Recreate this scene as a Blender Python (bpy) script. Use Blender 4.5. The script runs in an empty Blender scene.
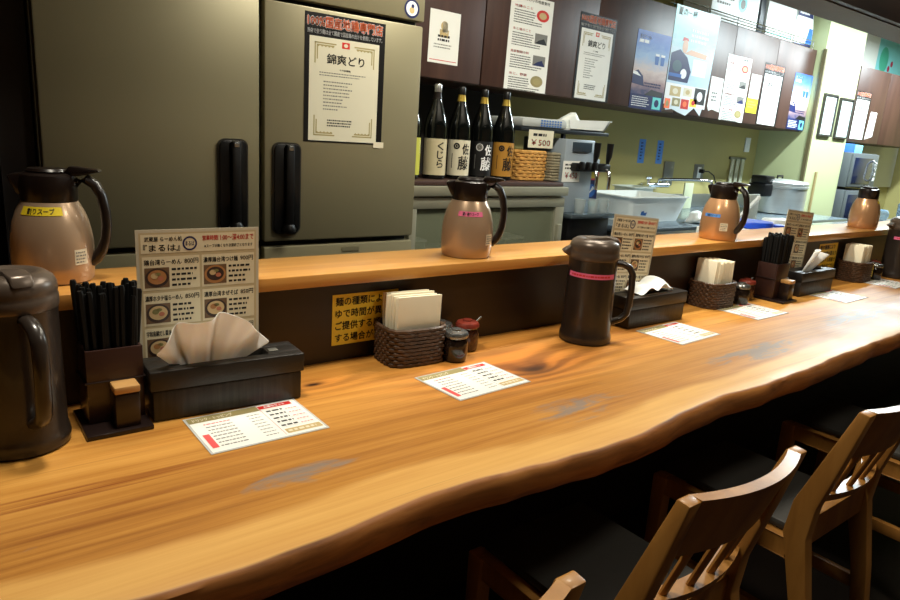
import bpy, bmesh, math, random
from mathutils import Vector, Matrix
R_ = random.Random(7)
PI = math.pi
scene = bpy.context.scene
COL = scene.collection

# ------------------------------------------------------------------ camera, world, lights, exposure
cam_d = bpy.data.cameras.new('camera')
cam_d.lens = 27.2; cam_d.sensor_width = 36.0; cam_d.clip_start = 0.02
cam = bpy.data.objects.new('camera', cam_d); COL.objects.link(cam)
cam.matrix_world = Matrix(((0.7926303, 0.09476139, -0.60229353, 0.0),
                           (-0.60609595, 0.22975216, -0.76148648, 0.0),
                           (0.06621872, 0.96862492, 0.23954301, 1.27),
                           (0, 0, 0, 1)))
scene.camera = cam

world = bpy.data.worlds.new('world'); scene.world = world; world.use_nodes = True
world.node_tree.nodes['Background'].inputs[0].default_value = (1.0, 0.85, 0.65, 1)
world.node_tree.nodes['Background'].inputs[1].default_value = 0.02

def area(name, loc, size, power, color, rot=(0, 0, 0), sy=None, spread=PI):
    d = bpy.data.lights.new(name, 'AREA'); d.energy = power; d.color = color
    d.size = size
    if sy: d.shape = 'RECTANGLE'; d.size_y = sy
    d.spread = spread
    o = bpy.data.objects.new(name, d); o.location = loc; o.rotation_euler = rot
    COL.objects.link(o); return o

COOL = (0.82, 0.96, 1.0); WARM = (1.0, 0.92, 0.76)
# kitchen fluorescent tubes and an added fridge fill (fixtures are built further down)
area('kitchen_tube_light', (5.35, 1.98, 2.38), 1.2, 106, COOL, sy=0.10)
area('far_tube_light', (6.9, 2.05, 2.38), 1.2, 95, COOL, sy=0.10)
area('fridge_fill_light', (1.9, 1.60, 2.38), 1.2, 38, (1.0, 0.95, 0.80), sy=0.10)  # added fill to brighten the refrigerator front
# warm lamps over the seats, then one added fill
area('warm_lamp_or_fill', (0.35, 1.10, 2.25), 0.20, 19, WARM)
area('warm_lamp_or_fill', (1.7, 1.10, 2.25), 0.20, 13, WARM)
area('warm_lamp_or_fill', (3.3, 1.10, 2.25), 0.20, 4, WARM)
area('warm_lamp_or_fill', (1.6, 0.10, 2.30), 0.30, 9, WARM)  # fill added to brighten the chairs, has no fixture

scene.view_settings.view_transform = 'Standard'
scene.view_settings.look = 'None'
scene.view_settings.exposure = 0.0
scene.view_settings.gamma = 1.0
scene.view_settings.use_curve_mapping = False

# ------------------------------------------------------------------ materials
def lin(c):
    return tuple(((x/255)/12.92 if x/255 <= 0.04045 else ((x/255+0.055)/1.055)**2.4) for x in c) + (1,)

def wl(c):
    return lin((c[0], c[1]*0.98, c[2]*0.90))

class NT:
    def __init__(s, m):
        s.t = m.node_tree; s.n = s.t.nodes; s.b = s.n['Principled BSDF']
    def add(s, typ, **kw):
        n = s.n.new(typ)
        for k, v in kw.items(): setattr(n, k, v)
        return n
    def link(s, a, b): s.t.links.new(a, b)
    def math(s, op, a, b=None, clamp=False):
        n = s.add('ShaderNodeMath', operation=op, use_clamp=clamp)
        for i, v in enumerate((a, b)):
            if v is None: continue
            if isinstance(v, (int, float)): n.inputs[i].default_value = v
            else: s.link(v, n.inputs[i])
        return n.outputs[0]
    def mix(s, f, a, b, blend='MIX'):
        n = s.add('ShaderNodeMix', data_type='RGBA', blend_type=blend)
        for i, v in ((0, f), (6, a), (7, b)):
            if isinstance(v, (int, float)): n.inputs[i].default_value = v
            elif isinstance(v, tuple): n.inputs[i].default_value = v
            else: s.link(v, n.inputs[i])
        return n.outputs[2]
    def coord(s, which='Object', scale=(1, 1, 1)):
        c = s.add('ShaderNodeTexCoord'); m = s.add('ShaderNodeMapping')
        m.inputs['Scale'].default_value = scale
        s.link(c.outputs[which], m.inputs[0]); return m.outputs[0]
    def noise(s, vec, scale=1, detail=4, rough=0.5, dist=0.0):
        n = s.add('ShaderNodeTexNoise')
        n.inputs['Scale'].default_value = scale; n.inputs['Detail'].default_value = detail
        n.inputs['Roughness'].default_value = rough; n.inputs['Distortion'].default_value = dist
        s.link(vec, n.inputs['Vector']); return n.outputs['Fac']
    def ramp(s, f, stops, interp='LINEAR'):
        n = s.add('ShaderNodeValToRGB'); n.color_ramp.interpolation = interp
        el = n.color_ramp.elements
        while len(el) < len(stops): el.new(0.5)
        for e, (p, c) in zip(el, stops): e.position = p; e.color = c
        s.link(f, n.inputs[0]); return n.outputs[0]
    def bump(s, h, strength=0.2, dist=0.002):
        n = s.add('ShaderNodeBump'); n.inputs['Strength'].default_value = strength
        n.inputs['Distance'].default_value = dist
        s.link(h, n.inputs['Height']); s.link(n.outputs[0], s.b.inputs['Normal'])

MATS = {}
def mat(name, rgb, rough=0.5, metal=0.0, var=0.06, vscale=(6, 6, 6), emit=0.0, alpha=None, trans=0.0, coat=0.0, bump=0.0, ior=1.45, spec=0.5):
    if name in MATS: return MATS[name]
    m = bpy.data.materials.new(name); m.use_nodes = True; MATS[name] = m
    t = NT(m); c = lin(rgb); b = t.b
    b.inputs['Roughness'].default_value = rough; b.inputs['Metallic'].default_value = metal
    b.inputs['IOR'].default_value = ior; b.inputs['Transmission Weight'].default_value = trans
    b.inputs['Coat Weight'].default_value = coat; b.inputs['Coat Roughness'].default_value = 0.08
    b.inputs['Specular IOR Level'].default_value = spec
    if var > 0:
        n = t.noise(t.coord('Object', vscale), 1.0, 3)
        lo = tuple(x*(1-var) for x in c[:3]) + (1,); hi = tuple(min(1, x*(1+var)) for x in c[:3]) + (1,)
        t.link(t.ramp(n, [(0.3, lo), (0.7, hi)]), b.inputs['Base Color'])
        if bump: t.bump(t.noise(t.coord('Object', tuple(v*12 for v in vscale)), 1.0, 3), bump)
    else:
        b.inputs['Base Color'].default_value = c
    if emit: b.inputs['Emission Color'].default_value = c; b.inputs['Emission Strength'].default_value = emit
    if alpha is not None: b.inputs['Alpha'].default_value = alpha
    return m

def wood_mat(name, dark, mid, light, scale=(2, 30, 30), rough=0.4, coat=0.0, big=(0.6, 6, 6)):
    if name in MATS: return MATS[name]
    m = bpy.data.materials.new(name); m.use_nodes = True; MATS[name] = m
    t = NT(m)
    fine = t.noise(t.coord('Object', scale), 1.0, 6, 0.6, 0.3)
    broad = t.noise(t.coord('Object', big), 1.0, 3, 0.5, 0.6)
    f = t.math('ADD', t.math('MULTIPLY', fine, 0.5), t.math('MULTIPLY', broad, 0.5))
    t.link(t.ramp(f, [(0.32, wl(dark)), (0.5, wl(mid)), (0.68, wl(light))]), t.b.inputs['Base Color'])
    t.b.inputs['Roughness'].default_value = rough
    t.b.inputs['Coat Weight'].default_value = coat; t.b.inputs['Coat Roughness'].default_value = 0.15
    t.bump(fine, 0.12, 0.001)
    return m

def counter_mat():
    m = bpy.data.materials.new('live_edge_timber'); m.use_nodes = True; t = NT(m)
    tc = t.add('ShaderNodeTexCoord'); sx = t.add('ShaderNodeSeparateXYZ'); su = t.add('ShaderNodeSeparateXYZ')
    t.link(tc.outputs['Object'], sx.inputs[0]); t.link(tc.outputs['UV'], su.inputs[0])
    X, Y, V = sx.outputs[0], sx.outputs[1], su.outputs[1]
    def gauss(cx, cy, rx, ry):
        a = t.math('POWER', t.math('MULTIPLY', t.math('SUBTRACT', X, cx), 1/rx), 2)
        b = t.math('POWER', t.math('MULTIPLY', t.math('SUBTRACT', Y, cy), 1/ry), 2)
        return t.math('POWER', 2.71828, t.math('MULTIPLY', t.math('ADD', a, b), -1.0))
    k1 = gauss(1.09, 1.045, 0.070, 0.040); k1w = gauss(1.06, 1.10, 0.26, 0.13)
    k2 = gauss(0.60, 1.19, 0.03, 0.012); k2w = gauss(0.60, 1.19, 0.12, 0.05)
    k3 = gauss(3.30, 1.17, 0.10, 0.05)
    # growth rings bend around the knots
    warp = t.noise(t.coord('Object', (0.9, 3.2, 1)), 1.0, 3, 0.5, 0.4)
    g = t.math('ADD', t.math('MULTIPLY', Y, 120.0), t.math('MULTIPLY', warp, 16.0))
    g = t.math('ADD', g, t.math('MULTIPLY', k1w, 10.0)); g = t.math('ADD', g, t.math('MULTIPLY', k1, 7.0))
    g = t.math('ADD', g, t.math('MULTIPLY', k2w, 9.0)); g = t.math('ADD', g, t.math('MULTIPLY', k3, 14.0))
    ring = t.math('ADD', t.math('MULTIPLY', t.math('SINE', g), 0.5), 0.5)
    fine = t.noise(t.coord('Object', (2.2, 110, 4)), 1.0, 6, 0.65, 0.2)
    broad = t.noise(t.coord('Object', (0.9, 4.5, 1)), 1.0, 4, 0.55, 0.8)
    f = t.math('ADD', t.math('MULTIPLY', ring, 0.055), t.math('MULTIPLY', fine, 0.40))
    f = t.math('ADD', f, t.math('MULTIPLY', broad, 0.60))
    heart = t.ramp(f, [(0.34, wl((140, 86, 34))), (0.50, wl((182, 126, 58))), (0.62, wl((200, 146, 74))), (0.78, wl((212, 164, 94)))])
    sap = t.ramp(f, [(0.35, wl((206, 152, 84))), (0.7, wl((232, 188, 118)))])
    edge = t.math('ADD', V, t.math('MULTIPLY', t.math('SUBTRACT', warp, 0.5), 0.10))
    sapf = t.ramp(edge, [(0.070, (1, 1, 1, 1)), (0.088, (0, 0, 0, 1))])
    c = t.mix(sapf, heart, sap)
    # redder timber around the knots and the back edge
    redf = t.math('MULTIPLY', t.math('ADD', k1w, t.math('MULTIPLY', k2w, 0.6)), 0.75, True)
    red = t.ramp(t.math('ADD', t.math('MULTIPLY', ring, 0.6), t.math('MULTIPLY', fine, 0.4)), [(0.3, wl((122, 58, 20))), (0.7, wl((206, 122, 48)))])
    c = t.mix(redf, c, red)
    kd = t.math('MULTIPLY', t.math('ADD', k1, t.math('MULTIPLY', k2, 1.1)), 0.95, True)
    c = t.mix(t.math('POWER', kd, 1.6), c, wl((48, 26, 14)))
    # long drying checks
    ck = t.ramp(t.noise(t.coord('Object', (0.8, 60, 1)), 1.0, 2, 0.4, 0.0), [(0.70, (0, 0, 0, 1)), (0.76, (1, 1, 1, 1))])
    c = t.mix(t.math('MULTIPLY', ck, 0.45), c, wl((96, 52, 22)))
    stk = t.ramp(t.noise(t.coord('Object', (1.6, 90, 1)), 1.0, 3, 0.5, 0.1), [(0.54, (0, 0, 0, 1)), (0.66, (1, 1, 1, 1))])
    c = t.mix(t.math('MULTIPLY', t.math('MULTIPLY', stk, gauss(0.16, 0.97, 0.22, 0.09)), 0.8, True), c, wl((128, 62, 22)))
    # grey worn patches in the varnish
    wn = t.noise(t.coord('Object', (9, 30, 1)), 1.0, 5, 0.65, 0.6)
    w = t.math('ADD', gauss(0.42, 0.865, 0.15, 0.045), gauss(1.02, 0.835, 0.22, 0.075))
    w = t.math('ADD', w, gauss(1.75, 0.86, 0.34, 0.07)); w = t.math('ADD', w, t.math('MULTIPLY', gauss(0.05, 0.86, 0.07, 0.05), 0.7))
    w = t.math('ADD', w, gauss(2.5, 0.92, 0.4, 0.08))
    wf = t.ramp(t.math('MULTIPLY', w, wn), [(0.36, (0, 0, 0, 1)), (0.50, (1, 1, 1, 1))])
    c = t.mix(t.math('MULTIPLY', wf, 0.72), c, lin((128, 126, 122)))
    # bark-brown flank of the live edge (the underside of the rim, v < 0)
    fl = t.ramp(V, [(0.0, (1, 1, 1, 1)), (0.002, (0, 0, 0, 1))])
    fn = t.noise(t.coord('Object', (5, 20, 40)), 1.0, 5, 0.6, 0.5)
    bark = t.ramp(fn, [(0.3, wl((104, 66, 36))), (0.55, wl((158, 104, 58))), (0.8, wl((186, 132, 76)))])
    c = t.mix(fl, c, bark)
    t.link(c, t.b.inputs['Base Color'])
    rr = t.ramp(t.noise(t.coord('Object', (4, 7, 1)), 1.0, 4), [(0.3, (0.42,)*3 + (1,)), (0.7, (0.56,)*3 + (1,))])
    t.link(rr, t.b.inputs['Roughness'])
    t.b.inputs['Specular IOR Level'].default_value = 0.28
    t.b.inputs['Coat Weight'].default_value = 0.03; t.b.inputs['Coat Roughness'].default_value = 0.30
    t.bump(t.math('ADD', t.math('MULTIPLY', fine, 0.5), t.math('MULTIPLY', wn, 0.5)), 0.12, 0.001)
    return m

def print_mat(name, axis, lo, hi, stops):
    """printed picture: colour bands along one local axis with a soft cloudy edge (ink on paper)"""
    m = bpy.data.materials.new(name); m.use_nodes = True; t = NT(m)
    sx = t.add('ShaderNodeSeparateXYZ'); t.link(t.coord('Object'), sx.inputs[0])
    n = t.noise(t.coord('Object', (14, 14, 30)), 1.0, 4, 0.6, 0.6)
    f = t.math('DIVIDE', t.math('SUBTRACT', sx.outputs[axis], lo), hi-lo)
    f = t.math('ADD', f, t.math('MULTIPLY', t.math('SUBTRACT', n, 0.5), 0.22))
    t.link(t.ramp(f, [(p, lin(c)) for p, c in stops]), t.b.inputs['Base Color'])
    t.b.inputs['Roughness'].default_value = 0.35
    return m

M = {}
M['black'] = mat('black_plastic', (12, 11, 11), 0.38)
M['brownblack'] = mat('brown_black_plastic', (26, 18, 15), 0.30)
M['rose'] = mat('rose_gold_lacquer', (188, 160, 132), 0.30, 0.45, 0.03, coat=0.3)
M['gold'] = mat('copper_gold_lacquer', (198, 152, 110), 0.28, 0.5, 0.03, coat=0.3)
M['pitcher'] = mat('smoky_brown_plastic', (42, 35, 30), 0.28, 0.0, 0.25, (14, 14, 14), coat=0.2)
M['lid'] = mat('bronze_lid_plastic', (92, 80, 70), 0.30, 0.35, 0.05)
M['paper'] = mat('white_paper', (238, 238, 232), 0.45, var=0.02)
M['cream'] = mat('cream_paper', (226, 216, 190), 0.45, var=0.02)
M['cert'] = mat('certificate_paper', (222, 216, 192), 0.4, var=0.02)
M['ink'] = mat('black_ink', (22, 20, 20), 0.5, var=0)
M['grey_ink'] = mat('grey_ink', (120, 118, 112), 0.5, var=0)
M['red_ink'] = mat('red_ink', (206, 44, 36), 0.45, var=0)
M['orange_ink'] = mat('orange_red_ink', (255, 122, 72), 0.45, var=0)
M['pink_ink'] = mat('pink_ink', (232, 92, 92), 0.45, var=0)
M['tan_ink'] = mat('tan_ink', (196, 172, 120), 0.5, var=0)
M['olive_ink'] = mat('olive_ink', (150, 138, 92), 0.5, var=0.08)
M['gold_ink'] = mat('gold_ink', (166, 152, 100), 0.45, var=0)
M['white_ink'] = mat('white_ink', (240, 240, 240), 0.5, var=0)
M['navy_ink'] = mat('navy_ink', (24, 34, 86), 0.4, var=0.1)
M['blue_ink'] = mat('blue_ink', (46, 100, 176), 0.4, var=0.1)
M['teal_ink'] = mat('teal_ink', (110, 206, 204), 0.4, var=0.1)
M['yellow'] = mat('yellow_paper', (238, 212, 66), 0.45, var=0.03)
M['yellow_tape'] = mat('yellow_tape', (226, 200, 40), 0.4, var=0.03)
M['pink_tape'] = mat('pink_tape', (226, 110, 150), 0.4, var=0.03)
M['blue_tape'] = mat('blue_tape', (84, 140, 214), 0.4, var=0.03)
M['skin_ink'] = mat('skin_ink', (222, 176, 148), 0.4, var=0.03)
M['steel'] = mat('stainless_steel', (170, 172, 170), 0.25, 0.9, 0.05, (2, 2, 40))
M['steel_dull'] = mat('dull_steel', (140, 140, 132), 0.42, 0.75, 0.06)
M['chrome'] = mat('chrome', (220, 222, 224), 0.12, 1.0, 0.0)
M['white_pl'] = mat('white_plastic', (232, 236, 232), 0.4, var=0.02)
M['dark_wood'] = wood_mat('dark_stained_wood', (22, 13, 9), (34, 21, 15), (48, 30, 21), (3, 3, 40), 0.5)
M['panel'] = wood_mat('dark_panel_wood', (28, 17, 12), (37, 24, 17), (46, 30, 22), (2, 30, 30), 0.42)
M['ledge'] = wood_mat('ledge_timber', (170, 112, 54), (198, 144, 78), (216, 168, 102), (1.6, 45, 45), 0.34, 0.25)
M['chair_wood'] = wood_mat('honey_chair_wood', (138, 92, 42), (172, 122, 62), (192, 144, 82), (20, 20, 3), 0.42, 0.08, (5, 5, 1))
M['cabinet'] = wood_mat('reddish_brown_laminate', (50, 30, 26), (66, 42, 36), (80, 54, 46), (14, 14, 1.5), 0.48, 0.0, (4, 4, 0.7))
M['seat'] = mat('grey_seat_vinyl', (56, 55, 52), 0.5, var=0.1, bump=0.1)

# ------------------------------------------------------------------ mesh builder
class MB:
    def __init__(s): s.bm = bmesh.new(); s.mats = []; s.uv = None
    def mi(s, m):
        if isinstance(m, str): m = M[m]
        if m not in s.mats: s.mats.append(m)
        return s.mats.index(m)
    def _take(s, tb, m, mtx=None):
        i = s.mi(m)
        if mtx is not None: bmesh.ops.transform(tb, matrix=mtx, verts=tb.verts)
        for f in tb.faces: f.material_index = i
        me = bpy.data.meshes.new('tmp'); tb.to_mesh(me); tb.free(); s.bm.from_mesh(me); bpy.data.meshes.remove(me)
        return s
    def faces(s, pts, faces, m):
        i = s.mi(m); vs = [s.bm.verts.new(p) for p in pts]
        for f in faces:
            try: fc = s.bm.faces.new([vs[k] for k in f]); fc.material_index = i
            except ValueError: pass
        return s
    def box(s, lo, hi, m, bevel=0.0, mtx=None, seg=2):
        tb = bmesh.new(); bmesh.ops.create_cube(tb, size=1.0)
        for v in tb.verts:
            v.co = Vector([(lo[k]+hi[k])/2 + v.co[k]*(hi[k]-lo[k]) for k in range(3)])
        if bevel > 0: bmesh.ops.bevel(tb, geom=tb.edges[:], offset=bevel, segments=seg, affect='EDGES', profile=0.5)
        return s._take(tb, m, mtx)
    def lathe(s, prof, m, seg=40, c=(0, 0, 0), cap=True):
        i = s.mi(m); rings = []
        for r, z in prof:
            if r < 1e-6: rings.append([s.bm.verts.new((c[0], c[1], c[2]+z))])
            else: rings.append([s.bm.verts.new((c[0]+r*math.cos(2*PI*k/seg), c[1]+r*math.sin(2*PI*k/seg), c[2]+z)) for k in range(seg)])
        for a, b in zip(rings, rings[1:]):
            for k in range(seg):
                j = (k+1) % seg
                q = [a[0]] if len(a) == 1 else [a[k], a[j]]
                q += [b[0]] if len(b) == 1 else [b[j], b[k]]
                if len(q) > 2: s.bm.faces.new(q).material_index = i
        if cap:
            for rg, rev in ((rings[0], True), (rings[-1], False)):
                if len(rg) > 1: s.bm.faces.new(rg[::-1] if rev else rg).material_index = i
        return s
    def tube(s, path, rad, m, seg=10, closed=False, flat=1.0, up=None):
        """swept round (or flattened) bar; rad a number or one per point; flat scales the binormal"""
        i = s.mi(m); P = [Vector(p) for p in path]; n = len(P); rings = []
        rads = rad if isinstance(rad, (list, tuple)) else [rad]*n
        prev = None
        for k in range(n):
            if closed: d = P[(k+1) % n]-P[k-1]
            else: d = P[min(k+1, n-1)]-P[max(k-1, 0)]
            d.normalize()
            if up is not None: a = Vector(up)
            elif prev is None: a = Vector((0, 0, 1)) if abs(d.z) < 0.9 else Vector((1, 0, 0))
            else: a = prev
            a = (a-d*a.dot(d)).normalized(); prev = a; b = d.cross(a)
            rings.append([s.bm.verts.new(P[k]+(a*math.cos(2*PI*q/seg)+b*flat*math.sin(2*PI*q/seg))*rads[k]) for q in range(seg)])
        rng = range(n) if closed else range(n-1)
        for k in rng:
            A, B = rings[k], rings[(k+1) % n]
            for q in range(seg):
                j = (q+1) % seg; s.bm.faces.new((A[q], A[j], B[j], B[q])).material_index = i
        if not closed:
            s.bm.faces.new(rings[0][::-1]).material_index = i; s.bm.faces.new(rings[-1]).material_index = i
        return s
    def prism(s, poly, axis, a, b, m, bevel=0.0):
        """polygon in the two other axes (in xyz order) extruded along axis from a to b"""
        tb = bmesh.new()
        def P(q, t):
            r = [0, 0, 0]; o = [k for k in range(3) if k != axis]
            r[axis] = t; r[o[0]] = q[0]; r[o[1]] = q[1]; return r
        v0 = [tb.verts.new(P(q, a)) for q in poly]; v1 = [tb.verts.new(P(q, b)) for q in poly]
        tb.faces.new(v0[::-1]); tb.faces.new(v1); n = len(poly)
        for k in range(n): tb.faces.new((v0[k], v0[(k+1) % n], v1[(k+1) % n], v1[k]))
        bmesh.ops.recalc_face_normals(tb, faces=tb.faces[:])
        if bevel > 0: bmesh.ops.bevel(tb, geom=tb.edges[:], offset=bevel, segments=2, affect='EDGES', profile=0.5)
        return s._take(tb, m)
    def build(s, name, parent=None, loc=(0, 0, 0), rot=(0, 0, 0), ang=40):
        bmesh.ops.recalc_face_normals(s.bm, faces=s.bm.faces[:])
        me = bpy.data.meshes.new(name); s.bm.to_mesh(me); s.bm.free()
        for m in s.mats: me.materials.append(m)
        me.polygons.foreach_set('use_smooth', [True]*len(me.polygons))
        me.set_sharp_from_angle(angle=math.radians(ang))
        o = bpy.data.objects.new(name, me); COL.objects.link(o)
        o.location = loc; o.rotation_euler = rot
        if parent is not None: o.parent = parent
        return o

def tag(o, label, cat, group=None, kind=None):
    o['label'] = label; o['category'] = cat
    if group: o['group'] = group
    if kind: o['kind'] = kind
    return o
def thing(name, label, cat, loc=(0, 0, 0), rz=0.0, group=None):
    o = bpy.data.objects.new(name, None); COL.objects.link(o); o.empty_display_size = 0.05
    o.location = loc; o.rotation_euler = (0, 0, rz)
    return tag(o, label, cat, group)
def structure(name, mb, loc=(0, 0, 0), rot=(0, 0, 0)):
    o = mb.build(name, None, loc, rot); o['kind'] = 'structure'; return o
def dup(root, loc, rz=None, label=None, parent=None):
    c = root.copy(); COL.objects.link(c)
    if parent is not None: c.parent = parent
    else:
        c.location = loc
        if rz is not None: c.rotation_euler = (root.rotation_euler[0], root.rotation_euler[1], rz)
        if label: c['label'] = label
    for ch in [q for q in bpy.data.objects if q.parent == root]: dup(ch, None, parent=c)
    return c

# ------------------------------------------------------------------ writing and prints
_TX = {}
def text_geo(s):
    if s not in _TX:
        c = bpy.data.curves.new('t', 'FONT'); c.body = s; c.resolution_u = 2
        o = bpy.data.objects.new('t', c); COL.objects.link(o)
        dg = bpy.context.evaluated_depsgraph_get(); dg.update()
        me = bpy.data.meshes.new_from_object(o.evaluated_get(dg))
        vs = [(v.co.x, v.co.y) for v in me.vertices]; fs = [tuple(p.vertices) for p in me.polygons]
        bpy.data.objects.remove(o); bpy.data.curves.remove(c); bpy.data.meshes.remove(me)
        x0 = min(v[0] for v in vs); x1 = max(v[0] for v in vs); y0 = min(v[1] for v in vs); y1 = max(v[1] for v in vs)
        _TX[s] = ([((x-x0)/(x1-x0), (y-y0)/(y1-y0)) for x, y in vs], fs, (x1-x0)/(y1-y0))
    return _TX[s]

class Print(MB):
    """a printed sheet: local u = x, v = z, printed side faces -y; fn maps (u, v, lift) to a point"""
    def __init__(s, fn=None, lift=0.00025, base=0.0009):
        super().__init__(); s.lift = lift; s.base = base
        s.fn = fn or (lambda u, v, d: (u, -d, v))
    def P(s, u, v, L): return s.fn(u, v, s.base + s.lift*L)
    def sheet(s, w, h, m):
        return s.box((0, -s.base, 0), (w, 0, h), m)
    def poly(s, pts, m, L=1):
        return s.faces([s.P(u, v, L) for u, v in pts], [tuple(range(len(pts)))], m)
    def rect(s, u0, v0, u1, v1, m, L=1): return s.poly([(u0, v0), (u1, v0), (u1, v1), (u0, v1)], m, L)
    def rectgrid(s, u0, v0, u1, v1, m, L=1, n=12):
        for k in range(n):
            a = u0+(u1-u0)*k/n; b = u0+(u1-u0)*(k+1)/n; s.rect(a, v0, b, v1, m, L)
        return s
    def disc(s, u, v, ru, rv, m, L=1, n=24): return s.poly([(u+ru*math.cos(2*PI*k/n), v+rv*math.sin(2*PI*k/n)) for k in range(n)], m, L)
    def ring(s, u, v, r0, r1, m, L=1, n=28):
        for k in range(n):
            a = 2*PI*k/n; b = 2*PI*(k+1)/n
            s.poly([(u+r0*math.cos(a), v+r0*math.sin(a)), (u+r1*math.cos(a), v+r1*math.sin(a)), (u+r1*math.cos(b), v+r1*math.sin(b)), (u+r0*math.cos(b), v+r0*math.sin(b))], m, L)
        return s
    def frame(s, u0, v0, u1, v1, t, m, L=1):
        s.rect(u0, v0, u1, v0+t, m, L); s.rect(u0, v1-t, u1, v1, m, L); s.rect(u0, v0+t, u0+t, v1-t, m, L); return s.rect(u1-t, v0+t, u1, v1-t, m, L)
    def text(s, t, u, v, w, h, m, L=2, bold=0.022):
        vs, fs, _ = text_geo(t)
        for du, dv in ((-bold, 0), (bold, 0), (0, bold), (0, -bold)):
            s.faces([s.P(u+a*w+du*h, v+b*h+dv*h, L) for a, b in vs], fs, m)
        return s
    def vtext(s, t, u, v1, w, h, m, L=2):
        for k, ch in enumerate(t): s.text(ch, u, v1-(k+1)*h*1.12, w, h, m, L)
        return s
    def lines(s, u0, u1, v1, v0, n, m, L=2, fill=0.85, t=0.5, seed=1):
        """rows of small print too fine to read: broken strokes"""
        r = random.Random(seed); dv = (v1-v0)/n
        for k in range(n):
            v = v1-(k+0.75)*dv; u = u0; end = u0+(u1-u0)*(fill if k == n-1 else min(1, fill+r.random()*(1-fill)))
            while u < end:
                w = dv*t*(0.7+r.random()*1.6); e = min(end, u+w); s.rect(u, v, e, v+dv*t, m, L); u = e+dv*0.22
        return s
    def build(s, name, parent=None, loc=(0, 0, 0), rot=(0, 0, 0), ang=40):
        o = None
        me = bpy.data.meshes.new(name); s.bm.to_mesh(me); s.bm.free()
        for m in s.mats: me.materials.append(m)
        o = bpy.data.objects.new(name, me); COL.objects.link(o); o.location = loc; o.rotation_euler = rot
        if parent is not None: o.parent = parent
        return o

def wrap(prof, a0, off=0.0):
    """(u, v, lift) onto a lathe surface: v is height, u runs around from angle a0"""
    def rad(z):
        for (r0, z0), (r1, z1) in zip(prof, prof[1:]):
            if z0 <= z <= z1 and z1 > z0: return r0+(r1-r0)*(z-z0)/(z1-z0)
        return prof[0][0]
    rm = None
    def fn(u, v, d):
        r = rad(v)+d+off; a = a0+u/rad_mid[0]
        return (r*math.cos(a), r*math.sin(a), v)
    rad_mid = [max(r for r, z in prof)*0.92]
    return fn

# ================================================================== SETTING
tile = mat('dark_floor_tile', (34, 27, 23), 0.5, var=0.3, vscale=(3, 3, 3))
olive = mat('olive_wall_paint', (170, 160, 102), 0.7, var=0.04, vscale=(2, 2, 2))
cream_wall = mat('pale_green_wall_paint', (176, 182, 138), 0.6, var=0.03, vscale=(2, 2, 2))
ceil_m = mat('kitchen_ceiling', (190, 190, 180), 0.8, var=0.03)
dark_ceil = mat('dark_brown_ceiling', (34, 24, 20), 0.6, var=0.15)
dark_wall = mat('dark_brown_wall', (40, 29, 23), 0.55, var=0.15)
customer = mat('warm_plaster', (150, 116, 78), 0.7, var=0.06)

mb = MB(); mb.box((-1.6, -1.7, -0.05), (8.6, 3.2, 0), tile); structure('floor', mb)
mb = MB(); mb.box((-1.6, 1.30, 2.46), (8.6, 3.2, 2.52), ceil_m); mb.box((-1.6, -1.7, 2.40), (8.6, 1.30, 2.52), dark_ceil); structure('ceiling', mb)
mb = MB(); mb.box((-1.6, 3.08, 0), (8.6, 3.16, 2.5), olive); structure('wall_back', mb)
mb = MB(); mb.box((1.62, 3.065, 1.03), (2.72, 3.08, 1.52), mat('painted_shade', (34, 28, 22), 0.6)); structure('shade_sheet', mb)  # dark sheet added for the shade on the wall behind the bottles
mb = MB(); mb.box((6.25, 3.06, 1.0), (8.5, 3.08, 2.46), mat('wall_overlit_white', (222, 224, 214), 0.6, var=0.02)); structure('wall_far', mb)  # white coat puts the overexposed light into the wall colour
mb = MB(); mb.box((8.5, -1.7, 0), (8.6, 3.16, 2.5), olive); structure('wall_right', mb)
mb = MB(); mb.box((-1.6, -1.7, 0), (-1.5, 3.16, 2.5), dark_wall); structure('wall_left', mb)
mb = MB(); mb.box((-1.6, -1.7, 0), (8.6, -1.6, 2.5), customer); structure('wall_front', mb)
mb = MB(); mb.box((5.6, 2.66, 0), (6.25, 3.08, 2.46), cream_wall); structure('wall_pillar', mb)
mb = MB(); mb.box((5.588, 2.645, 0.85), (5.612, 2.672, 2.075), mat('post_trim', (92, 84, 56), 0.5)); structure('trim_1', mb)
mb = MB(); mb.box((5.80, 2.648, 0.75), (5.826, 2.66, 1.15), mat('tan_trim', (150, 132, 90), 0.5)); structure('trim_2', mb)
# dropped beam over the ledge
beam = MB(); beam.box((-1.5, 1.24, 1.795), (8.5, 1.39, 2.46), mat('beam_grey', (96, 92, 88), 0.6))
beam.box((-1.5, 1.215, 1.80), (8.5, 1.24, 2.40), 'dark_wood'); structure('wall_beam', beam)
mb = MB(); mb.box((-1.5, 1.30, 0), (8.5, 1.345, 0.935), 'panel'); structure('wall_counter', mb)
mb = MB(); mb.box((-1.5, 2.42, 0), (0.19, 2.50, 2.46), dark_wall); mb.box((0.19, 2.36, 0), (0.278, 2.50, 2.46), mat('grey_post', (46, 42, 42), 0.5)); mb.box((0.10, 2.38, 0.1), (0.135, 2.42, 1.28), mat('plum_strip', (70, 56, 58), 0.5)); structure('wall_partition', mb)

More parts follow.
